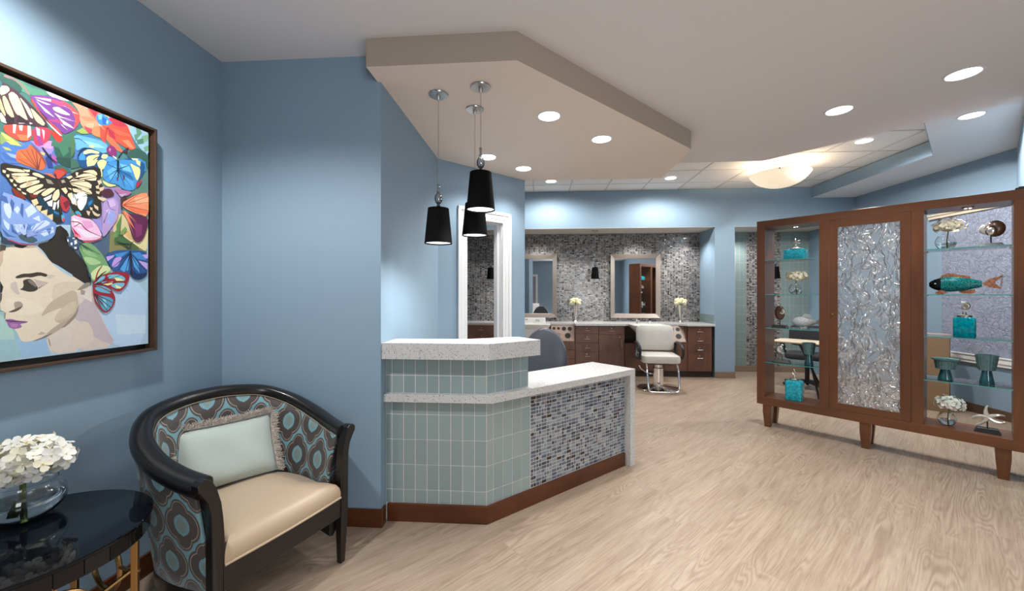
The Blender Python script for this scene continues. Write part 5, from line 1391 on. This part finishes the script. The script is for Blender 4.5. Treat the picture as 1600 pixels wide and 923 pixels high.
# left bay, fourth shelf: silver shell, teal goblet
sh = dthing('shell_on_stand', 'ridged silver shell on a black stand on the fourth left shelf', 'shell ornament', 0.195, 0.10, SH1[3])
plinth(sh, 0.072, 0.045, 0.060, 0.034, 0.026); MB().tube([(0, 0, 0.025), (0, 0, 0.085)], 0.004, 8).build('rod', 'black_plastic', sh)
m = MB(); nautilus(m, 0.062, (-0.012, 0, 0.135), 1.7, 0.5, start=0.6)
for k in range(7): m.tube([(-0.012 + 0.052 * math.cos(a_), -0.028 + 0.006 * math.cos(a_ * 3), 0.135 + 0.052 * math.sin(a_)) for a_ in [0.9 * k + 0.05 * i for i in range(6)]], 0.006, 6)
m.build('shell', 'silver', sh)
def goblet(label, s_, y_, z_, r, h, wide=False):
    g_ = dthing('pedestal_bowl', label, 'bowl', s_, y_, z_, 'teal ribbed pedestal bowls')
    if wide:
        MB().lathe([(0, 0), (0.042, 0), (0.044, 0.004), (0.034, 0.05), (0.026, h * 0.5), (0.0, h * 0.5)], 32).build('pedestal', 'teal_ceramic', g_)
        MB().lathe([(0.03, h * 0.5), (0.054, h * 0.505), (0.064, h * 0.90), (r, h * 0.955), (r + 0.001, h), (0.062, h * 0.95), (0.050, h * 0.56), (0, h * 0.55)], 72, rib=0.022, nrib=24).build('ribbed_bowl', 'teal_rib', g_)
    else:
        MB().lathe([(0, 0), (r * 0.66, 0), (r * 0.68, 0.005), (r * 0.55, h * 0.22), (r * 0.42, h * 0.47), (0, h * 0.47)], 32).build('pedestal', 'teal_ceramic', g_)
        MB().lathe([(r * 0.30, h * 0.47), (r * 0.70, h * 0.475), (r * 0.86, h * 0.70), (r, h), (r - 0.005, h), (r * 0.80, h * 0.72), (r * 0.62, h * 0.52), (0, h * 0.51)], 72, rib=0.020, nrib=24).build('ribbed_bowl', 'teal_rib', g_)
goblet('small teal ribbed goblet on the fourth left shelf, by the door', 0.415, 0.12, SH1[3], 0.054, 0.215)
# left bay floor: tall aqua bottle
j = dthing('lidded_bottle', 'tall square aqua glass bottle with silver stopper on the left bay floor', 'bottle', 0.30, 0.11, 0.305)
sqbottle(j, 0.068, 0.062, 0.195, 'aqua_glass', 0.016, 0.55)
MB().lathe([(0, 0.1955), (0.038, 0.1955), (0.041, 0.200), (0.041, 0.212), (0.020, 0.220), (0, 0.221)], 26).build('stopper', 'silver', j)
m = MB(); m.tube([(0, 0, 0.219), (-0.006, 0, 0.245), (0.004, 0, 0.27), (-0.004, 0, 0.30)], 0.0035, 6); m.tube([(0, 0, 0.235), (0.016, 0, 0.25), (0.018, 0, 0.282)], 0.003, 6); m.tube([(0, 0, 0.24), (-0.018, 0, 0.262), (-0.014, 0, 0.285)], 0.003, 6); m.build('coral_finial', 'silver', j)
# right bay, top shelf: nautilus on stand
sh = dthing('shell_on_stand', 'pearly nautilus shell on a black stand on the top right shelf', 'shell ornament', 1.545, 0.12, SH2[0])
plinth(sh, 0.066, 0.042, 0.052, 0.03, 0.026); MB().tube([(0, 0, 0.025), (0, 0, 0.085)], 0.0045, 8).build('rod', 'black_plastic', sh)
m = MB(); m.ball((0.022, 0.012, 0.135), 0.050, 0.030, 0.062, 18, 12); m.build('shell', 'shell_brown', sh)
m = MB(); nautilus(m, 0.055, (-0.02, -0.012, 0.145), 1.4, 0.42, start=2.2); m.build('pearl_mouth', 'shell_pearl', sh)
m = MB(); m.ball((0.0, -0.018, 0.118), 0.032, 0.022, 0.038, 14, 9); m.build('pearl_body', 'silver', sh)
# right bay, second shelf: teal fish
ff_ = dthing('glass_fish', 'teal glass fish with black head and amber fins on the second right shelf', 'glass ornament', 1.415, 0.13, SH2[1])
m = MB(); fish_body(m, 0.300, 0.060, 0.036, 0.080, x0=-0.193, rng=(0.22, 0.93)); m.build('body', 'fish_teal', ff_)
m = MB(); fish_body(m, 0.300, 0.0598, 0.0358, 0.080, x0=-0.193, rng=(0.0, 0.24)); m.build('head', 'fish_head', ff_)
for yy in (-0.030,): MB().ball((-0.158, yy, 0.086), 0.006, 0.003, 0.006, 8, 6).build('eye', 'shell_pearl', ff_)
def ribbed_fin(name, pts, th, y=0.0):
    m = MB(); fin(m, pts, th, y); n = len(pts) // 2
    for k in range(1, n): m.tube([(pts[k][0], y - th, pts[k][1]), (pts[-k - 1][0], y - th, pts[-k - 1][1])], 0.0016, 5)
    return m.build(name, 'fish_amber', ff_)
ribbed_fin('dorsal_fin', [(-0.135, 0.125), (-0.125, 0.152), (-0.095, 0.168), (-0.06, 0.166), (-0.02, 0.152), (0.025, 0.140), (0.03, 0.118), (-0.02, 0.126), (-0.06, 0.128), (-0.10, 0.124)], 0.004)
ribbed_fin('tail_fin', [(0.090, 0.085), (0.13, 0.120), (0.185, 0.142), (0.188, 0.136), (0.150, 0.095), (0.150, 0.085), (0.178, 0.048), (0.172, 0.042), (0.125, 0.052), (0.092, 0.075)], 0.004)
ribbed_fin('lower_fin', [(-0.04, 0.032), (-0.015, 0.008), (0.03, 0.002), (0.055, 0.020), (0.05, 0.04), (0.01, 0.034)], 0.004)
ribbed_fin('pectoral_fin', [(-0.135, 0.035), (-0.16, 0.012), (-0.15, 0.0006), (-0.11, 0.0006), (-0.095, 0.015), (-0.115, 0.035)], 0.006, -0.012)
# right bay, third shelf: square teal bottle with nautilus lid
j = dthing('lidded_bottle', 'square teal glass bottle with a pewter nautilus lid on the third right shelf', 'bottle', 1.413, 0.13, SH2[2])
sqbottle(j, 0.060, 0.05, 0.155, 'teal_glass', 0.014, 0.72)
MB().lathe([(0, 0.1555), (0.040, 0.1555), (0.042, 0.160), (0.040, 0.170), (0.014, 0.178), (0.009, 0.196), (0, 0.196)], 28).build('lid', 'pewter', j)
m = MB(); nautilus(m, 0.044, (0, 0, 0.234), 1.9, 0.35, start=2.6); m.build('nautilus_finial', 'pewter', j)
# right bay, fourth shelf: wide bowl and goblet
goblet('wide shallow teal ribbed bowl on a pedestal, fourth right shelf', 1.312, 0.13, SH2[3], 0.080, 0.168, True)
goblet('large teal ribbed goblet at the right end of the fourth right shelf', 1.525, 0.13, SH2[3], 0.060, 0.222)
# right bay floor: starfish on stand
st = dthing('starfish_on_stand', 'white metal starfish on a black stand on the right bay floor', 'starfish ornament', 1.528, 0.12, 0.305)
plinth(st, 0.068, 0.045, 0.052, 0.032, 0.032); MB().tube([(0, 0, 0.03), (0, 0, 0.085)], 0.004, 8).build('rod', 'black_plastic', st)
m = MB(); arms_star(m, 0.088, (0.0, 0, 0.115), 0.018, PI / 2 + 0.25, 0.45); m.build('starfish', 'shell_pearl', st)
# ------------------------------------------------------------------ salon worktop and cabinets in the far niche
YB = YN - 0.0085; TZ0, TZ1 = 0.832, 0.866
wt = MB().prism([(XN0 + 0.002, YB), (XN1 - 0.006, YB), (XN1 - 0.006, 6.575), (2.385, 6.575), (2.30, 6.72), (2.03, 6.72), (1.96, 6.60), (1.42, 6.60), (1.40, 6.575), (0.60, 6.575), (0.585, 6.72), (XN0 + 0.002, 6.72)], TZ0, TZ1).build('worktop', 'quartz', None, 0.002)
tag(wt, 'long speckled grey quartz worktop running under the two mirrors', 'worktop')
YC = 6.60
def handle(parent, x, z_, y, w_=0.085, vert=False, lock=True):
    m = MB(); h = w_ / 2
    if vert: m.tube([(x, y - 0.022, z_ - h), (x, y - 0.022, z_ + h)], 0.005, 8).tube([(x, y, z_ - h * 0.8), (x, y - 0.022, z_ - h * 0.8)], 0.004, 6).tube([(x, y, z_ + h * 0.8), (x, y - 0.022, z_ + h * 0.8)], 0.004, 6)
    else: m.tube([(x - h, y - 0.022, z_), (x + h, y - 0.022, z_)], 0.005, 8).tube([(x - h * 0.8, y, z_), (x - h * 0.8, y - 0.022, z_)], 0.004, 6).tube([(x + h * 0.8, y, z_), (x + h * 0.8, y - 0.022, z_)], 0.004, 6)
    m.build('handle', 'chrome', parent)
    if lock: MB().ball((x if not vert else x - 0.03, y - 0.002, z_ + (0.034 if not vert else h + 0.03)), 0.008, 0.004, 0.008, 8, 6).build('lock', 'chrome', parent)
def unit(label, x0, x1, splits, yf=YC, ztop=TZ0 - 0.001, kinds=None, zbot=0.10, name='drawer_cabinet', cat='cabinet', group=None):
    u = thing(name, label, cat, ((x0 + x1) / 2, yf, 0), 0, group); a, b = x0 - (x0 + x1) / 2 + 0.001, x1 - (x0 + x1) / 2 - 0.001
    MB().box(a, b, 0.02, YB - yf - 0.003, zbot, ztop).build('carcass', 'salon_wood', u); MB().box(a, b, 0.05, YB - yf - 0.003, 0.0005, zbot - 0.0003).build('toe_kick', 'salon_dark', u)
    edges = [ztop] + splits + [zbot + 0.002]
    for i in range(len(edges) - 1):
        k = (kinds or ['drawer'] * 9)[i]
        p = MB().box(a + 0.002, b - 0.002, 0, 0.0195, edges[i + 1] + 0.002, edges[i] - 0.002).build('door' if 'door' in k else 'drawer', 'salon_wood', u, 0.0015)
        if k == 'drawer': handle(p, 0, (edges[i] + edges[i + 1]) / 2 - 0.012 if edges[i] - edges[i + 1] < 0.22 else edges[i] - 0.075, 0)
        elif k == 'door_r': handle(p, b - 0.05, edges[i] - 0.14, 0, 0.13, True)
        elif k == 'door_l': handle(p, a + 0.05, edges[i] - 0.14, 0, 0.13, True)
    return u
unit('drawer unit of dark wood seen through the white-cased doorway', -1.20, -0.73, [0.70, 0.55, 0.40])
unit('narrow dark wood drawer unit of four drawers, left of the wide door unit', 0.60, 0.98, [0.699, 0.551, 0.405])
unit('wide dark wood unit with one drawer above a single door', 0.98, 1.40, [0.690], kinds=['drawer', 'door_r'])
unit('dark wood four drawer unit at the right end of the worktop', 2.40, 2.785, [0.683, 0.533, 0.393])
unit('low dark wood drawers beneath the left tool panel', 0.19, 0.598, [0.43, 0.28], ztop=0.575)
unit('low dark wood door unit beneath the right tool panel', 2.03, 2.398, [], ztop=0.575, kinds=['door_l'])
unit('low dark wood doors under the right shampoo basin', 1.402, 2.028, [], ztop=0.545, kinds=['door'])
unit('low dark wood cupboard under the left shampoo basin', -0.30, 0.188, [], ztop=0.545, kinds=['door'])
# slanted tool panels with holes
def tool_panel(label, x0, x1, holes, outlet):
    p = thing('tool_panel', label, 'tool holder', ((x0 + x1) / 2, YC, 0.576), 0); a, b = x0 - (x0 + x1) / 2, x1 - (x0 + x1) / 2; zt = TZ0 - 0.002 - 0.576
    y0, y1 = 0.004, 0.125
    MB().hexa([(a, y0, 0.0006), (b, y0, 0.0006), (b, y0 + 0.015, 0.0006), (a, y0 + 0.015, 0.0006)], [(a, y1, zt), (b, y1, zt), (b, y1 + 0.015, zt), (a, y1 + 0.015, zt)]).build('slanted_board', 'salon_panel', p)
    sl = (y1 - y0) / zt
    for hx, hz, r in holes:
        c = Vector((hx, y0 + sl * hz, hz)); nv = Vector((0, -1, sl)).normalized(); up = Vector((0, sl, 1)).normalized()
        for nm, ra, rb_, o0, mt in (('hole', 0, r, 0.0012, 'hole_black'), ('hole_rim', r, r + 0.006, 0.003, 'black_plastic')):
            m = MB(); vs = []; fs = []
            for k in range(20):
                t_ = 2 * PI * k / 20; dd = Vector((math.cos(t_), 0, 0)) + up * math.sin(t_)
                vs += [tuple(c + dd * max(ra, 1e-4) + nv * o0), tuple(c + dd * rb_ + nv * o0), tuple(c + dd * rb_ - nv * 0.001)]
            for k in range(20):
                k2 = (k + 1) % 20; fs += [(3 * k, 3 * k + 1, 3 * k2 + 1, 3 * k2), (3 * k + 1, 3 * k + 2, 3 * k2 + 2, 3 * k2 + 1)]
            m.add(vs, fs).build(nm, mt, p)
    if outlet:
        ox, oz = outlet; c = Vector((ox, y0 + sl * oz, oz)); h = 0.042
        m = MB(); m.hexa([(ox - h, c.y - sl * h - 0.004, oz - h), (ox + h, c.y - sl * h - 0.004, oz - h), (ox + h, c.y - sl * h + 0.004, oz - h), (ox - h, c.y - sl * h + 0.004, oz - h)], [(ox - h, c.y + sl * h - 0.004, oz + h), (ox + h, c.y + sl * h - 0.004, oz + h), (ox + h, c.y + sl * h + 0.004, oz + h), (ox - h, c.y + sl * h + 0.004, oz + h)]); m.build('outlet_plate', 'nickel', p)
    for xx, nm in ((a, 'cheek'), (b, 'cheek')):
        MB().add([(xx - 0.004, y0, 0.0006), (xx - 0.004, y1, zt), (xx - 0.004, y0, zt), (xx + 0.004, y0, 0.0006), (xx + 0.004, y1, zt), (xx + 0.004, y0, zt)], [(0, 2, 1), (3, 4, 5), (0, 3, 5, 2), (0, 1, 4, 3), (1, 2, 5, 4)]).build(nm, 'salon_wood', p)
tool_panel('pinkish slanted panel with round tool holes, left of the drawers', 0.198, 0.59, [(-0.14, 0.20, 0.018), (-0.065, 0.20, 0.018), (0.025, 0.195, 0.030), (0.12, 0.195, 0.030), (0.085, 0.085, 0.042)], (-0.09, 0.09))
tool_panel('brown slanted panel with round tool holes, behind the white salon chair', 2.042, 2.385, [(-0.10, 0.195, 0.018), (-0.03, 0.195, 0.028), (0.065, 0.195, 0.028), (0.06, 0.085, 0.040)], None)
# shampoo basins
def basin(label, x, y, apron=0.0):
    b = thing('shampoo_basin', label, 'basin', (x, y, 0.0), 0, 'white shampoo basins')
    def rr(hx, hy, r, z_, yo=0.0): return [(px_, py_ + yo, z_) for px_, py_ in rsq(hx, hy, r, 4)]
    rings = [rr(0.12, 0.10, 0.05, 0.70, 0.02), rr(0.20, 0.17, 0.06, 0.76, 0.0), rr(0.265, 0.215, 0.06, 0.835, 0), rr(0.275, 0.225, 0.06, 0.868, 0), rr(0.27, 0.22, 0.055, 0.876, 0), rr(0.215, 0.14, 0.06, 0.874, -0.045), rr(0.19, 0.12, 0.06, 0.80, -0.04), rr(0.10, 0.07, 0.05, 0.755, -0.03)]
    MB().loft(rings).build('bowl', 'ceramic_white', b)
    if apron: MB().box(-0.20, 0.20, -0.19, -0.165, 0.56, 0.80).box(-0.20, 0.20, 0.13, 0.22, 0.80, 0.955).build('white_back', 'ceramic_white', b, 0.01)
    m = MB(); zz = 0.876; m.tube([(-0.14, 0.16, zz), (-0.14, 0.16, zz + 0.05), (-0.11, 0.10, zz + 0.055)], 0.010, 8).ball((-0.14, 0.165, zz + 0.055), 0.018, seg=8, rings=6); m.build('faucet', 'chrome', b)
    MB().tube([(0.06, 0.16, zz - 0.002), (0.06, 0.15, zz + 0.03), (0.04, 0.10, zz + 0.04), (0.10, 0.09, zz + 0.03)], 0.009, 8).build('spray_head', 'chrome', b)
basin('white shampoo basin behind the white salon chair', 1.72, 6.373); basin('white shampoo basin behind the slate desk chair, near the doorway wall', -0.09, 6.494, 1.0)
# mirrors
def mirror(label, x0, x1, z0, z1):
    t_ = thing('wall_mirror', label, 'mirror', ((x0 + x1) / 2, YN - 0.0085, (z0 + z1) / 2), 0, 'framed mirrors over the salon worktop'); hx, hz, f = (x1 - x0) / 2, (z1 - z0) / 2, 0.076
    def piece(P): 
        vs = [(x, -y, z_) for x, z_, y in P]
        MB().add(vs, [(0, 1, 2, 3), (4, 5, 1, 0), (5, 6, 2, 1), (6, 7, 3, 2), (7, 4, 0, 3), (7, 6, 5, 4)]).build('frame', 'mirror_frame', t_, weld=True, bevel=0.003)
    for sgn in (-1, 1):
        piece([(sgn * hx, -hz, 0.045), (sgn * (hx - f), -hz + f, 0.022), (sgn * (hx - f), hz - f, 0.022), (sgn * hx, hz, 0.045), (sgn * hx, -hz, 0.001), (sgn * (hx - f), -hz + f, 0.001), (sgn * (hx - f), hz - f, 0.001), (sgn * hx, hz, 0.001)])
        piece([(-hx, sgn * hz, 0.045), (-hx + f, sgn * (hz - f), 0.022), (hx - f, sgn * (hz - f), 0.022), (hx, sgn * hz, 0.045), (-hx, sgn * hz, 0.001), (-hx + f, sgn * (hz - f), 0.001), (hx - f, sgn * (hz - f), 0.001), (hx, sgn * hz, 0.001)])
    MB().box(-hx + f - 0.002, hx - f + 0.002, -0.014, -0.004, -hz + f - 0.002, hz - f + 0.002).build('glass', 'mirror', t_)
mirror('bronze framed mirror on the mosaic, above the salon chair', 1.27, 2.140, 0.928, 2.060)
mirror('bronze framed mirror cut off by the doorway wall', -0.550, 0.322, 0.928, 2.060)
# metal vases of cream roses
def rose_vase(label, x, y):
    v_ = thing('metal_vase', 'tapered silver vase ' + label, 'vase', (x, y, TZ1), 0, 'silver vases on the salon worktop')
    MB().lathe([(0, 0.0004), (0.040, 0.0004), (0.042, 0.008), (0.020, 0.030), (0.016, 0.05), (0.028, 0.15), (0.044, 0.295), (0.041, 0.297), (0.025, 0.16), (0, 0.15)], 24).build('body', 'silver', v_)
    f_ = thing('rose_bunch', 'cream roses in the silver vase ' + label, 'flowers', (x, y, TZ1 + 0.29), 0, 'cream rose bunches on the salon worktop')
    mb = MB(); Rr = random.Random(int(x * 100))
    for p, nn, a in dome_points(14, 0.085, 0.085, 0.07, 5, -0.1):
        c = p + Vector((0, 0, 0.04)); mb.ball(tuple(c), 0.033, 0.033, 0.030, 9, 6)
        for k in range(5):
            M_ = Matrix.Translation(c) @ nn.to_track_quat('Z', 'Y').to_matrix().to_4x4() @ Matrix.Rotation(k * 1.257 + a, 4, 'Z') @ Matrix.Rotation(-0.9, 4, 'Y'); petal(mb, 0.036, 0.034, M_)
    stuff(mb.build('roses', 'petal_yellow_pale', f_))
    MB().tube([(0, 0, -0.125), (0, 0, 0.05)], 0.008, 6).build('stems', 'stem_green', f_)
rose_vase('on the worktop left of the right mirror', 0.635, 6.97); rose_vase('on the worktop at its right end', 2.406, 6.94)
# small pendants of the salon
GP = 'small black pendants in the salon niches'
for lab, x, y in (('small black pendant between the two salon mirrors', 0.955, 6.845), ('small black pendant seen through the white-cased doorway', -0.833, 6.835), ('small black pendant in the second niche, seen through the left bay', 3.915, 6.86)):
    pendant(lab, x, y, ZN - 0.006, 1.612, 1.808, 0.068, 0.049, GP, True, 12.0)
for x in (0.0, 1.7, 2.5): spot(x, 6.86, 2.40, 34, 130, 0.8, NEUT, rad=0.05)
spot(3.4, 6.9, 2.40, 34, 130, 0.8, NEUT, rad=0.05)

# ------------------------------------------------------------------ salon chair
sc_ = thing('salon_chair', 'white hydraulic salon chair with black armrests and chrome footrest', 'chair', (1.700, 5.80, 0), math.radians(-4))
MB().lathe([(0, 0.0005), (0.285, 0.0005), (0.290, 0.012), (0.27, 0.024), (0.10, 0.045), (0.075, 0.06), (0, 0.06)], 48).build('base_plate', 'chrome', sc_)
MB().lathe([(0, 0.058), (0.072, 0.058), (0.072, 0.30), (0.062, 0.31), (0.062, 0.37), (0, 0.37)], 28).build('hydraulic_column', 'chrome', sc_)
MB().tube([(-0.05, 0.03, 0.20), (-0.17, -0.02, 0.23), (-0.25, -0.05, 0.30), (-0.27, -0.05, 0.34)], 0.010, 8).build('pump_lever', 'chrome', sc_)
MB().box(-0.16, 0.16, -0.16, 0.16, 0.368, 0.392).build('seat_bracket', 'black_plastic', sc_)
def cushion(parent, name, hx, hy, z0, z1, r, mat, dome=0.0, xf=None):
    rings = []; h = z1 - z0
    for sc2, k in ((0.90, 0), (0.975, 0.10), (1.0, 0.35), (1.0, 0.65), (0.97, 0.90), (0.88, 1.0), (0.5, 1.0 + dome), (0.05, 1.0 + dome * 1.2)):
        rings.append([(x * sc2, y * sc2, z0 + h * k) for x, y in rsq(hx, hy, r, 6)])
    m = MB().loft(rings)
    if xf: m.v = [tuple(xf @ Vector(p)) for p in m.v]
    return m.build(name, mat, parent)
cushion(sc_, 'seat', 0.258, 0.24, 0.392, 0.505, 0.06, 'leather_white', 0.06)
cushion(sc_, 'backrest', 0.265, 0.185, 0, 0.12, 0.075, 'leather_white', 0.10, Matrix.Translation((0, 0.275, 0.695)) @ Matrix.Rotation(math.radians(80), 4, 'X'))
for s_ in (-1, 1):
    P_ = [(s_ * 0.285, -0.17, 0.62), (s_ * 0.285, 0.02, 0.655), (s_ * 0.285, 0.15, 0.64), (s_ * 0.28, 0.17, 0.56), (s_ * 0.28, 0.10, 0.45), (s_ * 0.28, -0.10, 0.44), (s_ * 0.285, -0.19, 0.50), (s_ * 0.285, -0.20, 0.58)]
    MB().tube(catmull(P_ + [P_[0]], 4)[:-1], 0.021, 8, closed=True).build('armrest', 'black_plastic', sc_)
P_ = [(-0.20, -0.20, 0.40), (-0.205, -0.28, 0.30), (-0.20, -0.335, 0.12), (-0.185, -0.345, 0.055), (-0.14, -0.35, 0.035), (0.14, -0.35, 0.035), (0.185, -0.345, 0.055), (0.20, -0.335, 0.12), (0.205, -0.28, 0.30), (0.20, -0.20, 0.40)]
MB().tube(catmull(P_, 4), 0.0135, 10).build('footrest', 'chrome', sc_)

# ------------------------------------------------------------------ slate desk chair behind the desk
dcx, dcy = dk(0.87, -0.80)
dc_ = thing('desk_chair', 'slate grey leather desk chair behind the reception desk', 'office chair', (0.015, 3.42, 0), math.radians(-8))
xf = Matrix.Translation((0, 0.20, 0.80)) @ Matrix.Rotation(math.radians(82), 4, 'X')
rings = []
for i in range(21):
    t = i / 20; tt_ = 1 - (1 - t) ** 1.25; z_ = 0.52 + 0.52 * tt_; wv_ = (0.165 + 0.045 * math.sin(PI * min(1.0, tt_ * 1.05))) * (1.0 if tt_ < 0.5 else max(0.02, 1 - ((tt_ - 0.5) / 0.5) ** 2.6) ** 0.5)
    dp = 0.055 * (1 - 0.45 * t) * (1.0 if t < 0.97 else 0.45); yb = 0.19 + 0.10 * t * t + 0.03 * math.sin(PI * t)
    rings.append([(max(wv_, 0.03) * (abs(math.cos(a)) ** 0.7) * (1 if math.cos(a) > 0 else -1), yb + dp * (abs(math.sin(a)) ** 0.8) * (1 if math.sin(a) > 0 else -1), z_) for a in [2 * PI * k / 24 for k in range(24)]])
MB().loft(rings).build('backrest', 'leather_slate', dc_)
cushion(dc_, 'seat', 0.23, 0.22, 0.43, 0.52, 0.08, 'leather_slate', 0.08)
MB().tube([(0, 0, 0.10), (0, 0, 0.43)], 0.03, 14).build('column', 'black_plastic', dc_)
for k in range(5):
    a = 2 * PI * k / 5; MB().tube([(0, 0, 0.11), (0.26 * math.cos(a), 0.26 * math.sin(a), 0.075)], [0.026, 0.016], 8).build('foot', 'black_plastic', dc_)
    MB().ball((0.26 * math.cos(a), 0.26 * math.sin(a), 0.0285), 0.028, seg=10, rings=7).build('caster', 'black_plastic', dc_)
MB().tube([(0, 0.08, 0.43), (0, 0.24, 0.47), (0, 0.25, 0.62)], 0.02, 8).build('back_bracket', 'black_plastic', dc_)

# ------------------------------------------------------------------ behind the cabinet: manicure table, office chair, tan counter
mt = thing('manicure_table', 'cream topped table with black crossed legs behind the display cabinet', 'table', (3.55, 5.33, 0), -ANG)
cushion(mt, 'top', 0.46, 0.20, 0.715, 0.742, 0.05, 'cream_top', 0.0)
for s_ in (-1, 1):
    MB().tube([(-0.15, s_ * 0.15, 0.714), (0.06, -s_ * 0.15, 0.016)], 0.014, 8).build('leg', 'black_plastic', mt)
MB().tube([(0.05, -0.19, 0.014), (0.05, 0.19, 0.014)], 0.013, 8).build('foot_bar', 'black_plastic', mt); MB().tube([(-0.14, -0.18, 0.70), (-0.14, 0.18, 0.70)], 0.012, 8).build('top_bar', 'black_plastic', mt)
MB().box(0.065, 0.10, -0.19, 0.19, 0.10, 0.70).build('side_panel', 'orange_wood', mt, 0.003)
oc = thing('office_chair', 'black office chair behind the cream topped table', 'office chair', (3.83, 5.95, 0), math.radians(-38))
cushion(oc, 'seat', 0.25, 0.23, 0.43, 0.51, 0.08, 'black_fabric', 0.05)
cushion(oc, 'backrest', 0.24, 0.15, 0, 0.07, 0.07, 'black_fabric', 0.05, Matrix.Translation((0, 0.25, 0.735)) @ Matrix.Rotation(math.radians(82), 4, 'X'))
MB().tube([(0, 0.05, 0.44), (0, 0.29, 0.46), (0, 0.285, 0.66)], 0.02, 8).build('back_bracket', 'black_plastic', oc)
MB().tube([(0, 0, 0.10), (0, 0, 0.43)], 0.028, 14).build('column', 'black_plastic', oc)
for s_ in (-1, 1): MB().tube([(s_ * 0.26, 0.05, 0.47), (s_ * 0.29, 0.05, 0.63), (s_ * 0.29, -0.16, 0.645)], 0.018, 8).build('armrest', 'black_plastic', oc)
for k in range(5):
    a = 2 * PI * k / 5 + 0.4; MB().tube([(0, 0, 0.11), (0.28 * math.cos(a), 0.28 * math.sin(a), 0.075)], [0.026, 0.016], 8).build('foot', 'black_plastic', oc)
    MB().ball((0.28 * math.cos(a), 0.28 * math.sin(a), 0.0285), 0.028, seg=10, rings=7).build('caster', 'black_plastic', oc)
bp = thing('tan_cabinet', 'plain tan side cabinet with peach top behind the right bay', 'cabinet', (4.66, 4.985, 0), -ANG)
MB().box(-0.175, 0.105, -0.10, 0.13, 0.0005, 0.855).build('body', 'tan_panel', bp, 0.004)
cushion(bp, 'top', 0.15, 0.12, 0.8555, 0.885, 0.08, 'peach_top', 0.0, Matrix.Translation((-0.035, 0.015, 0)))
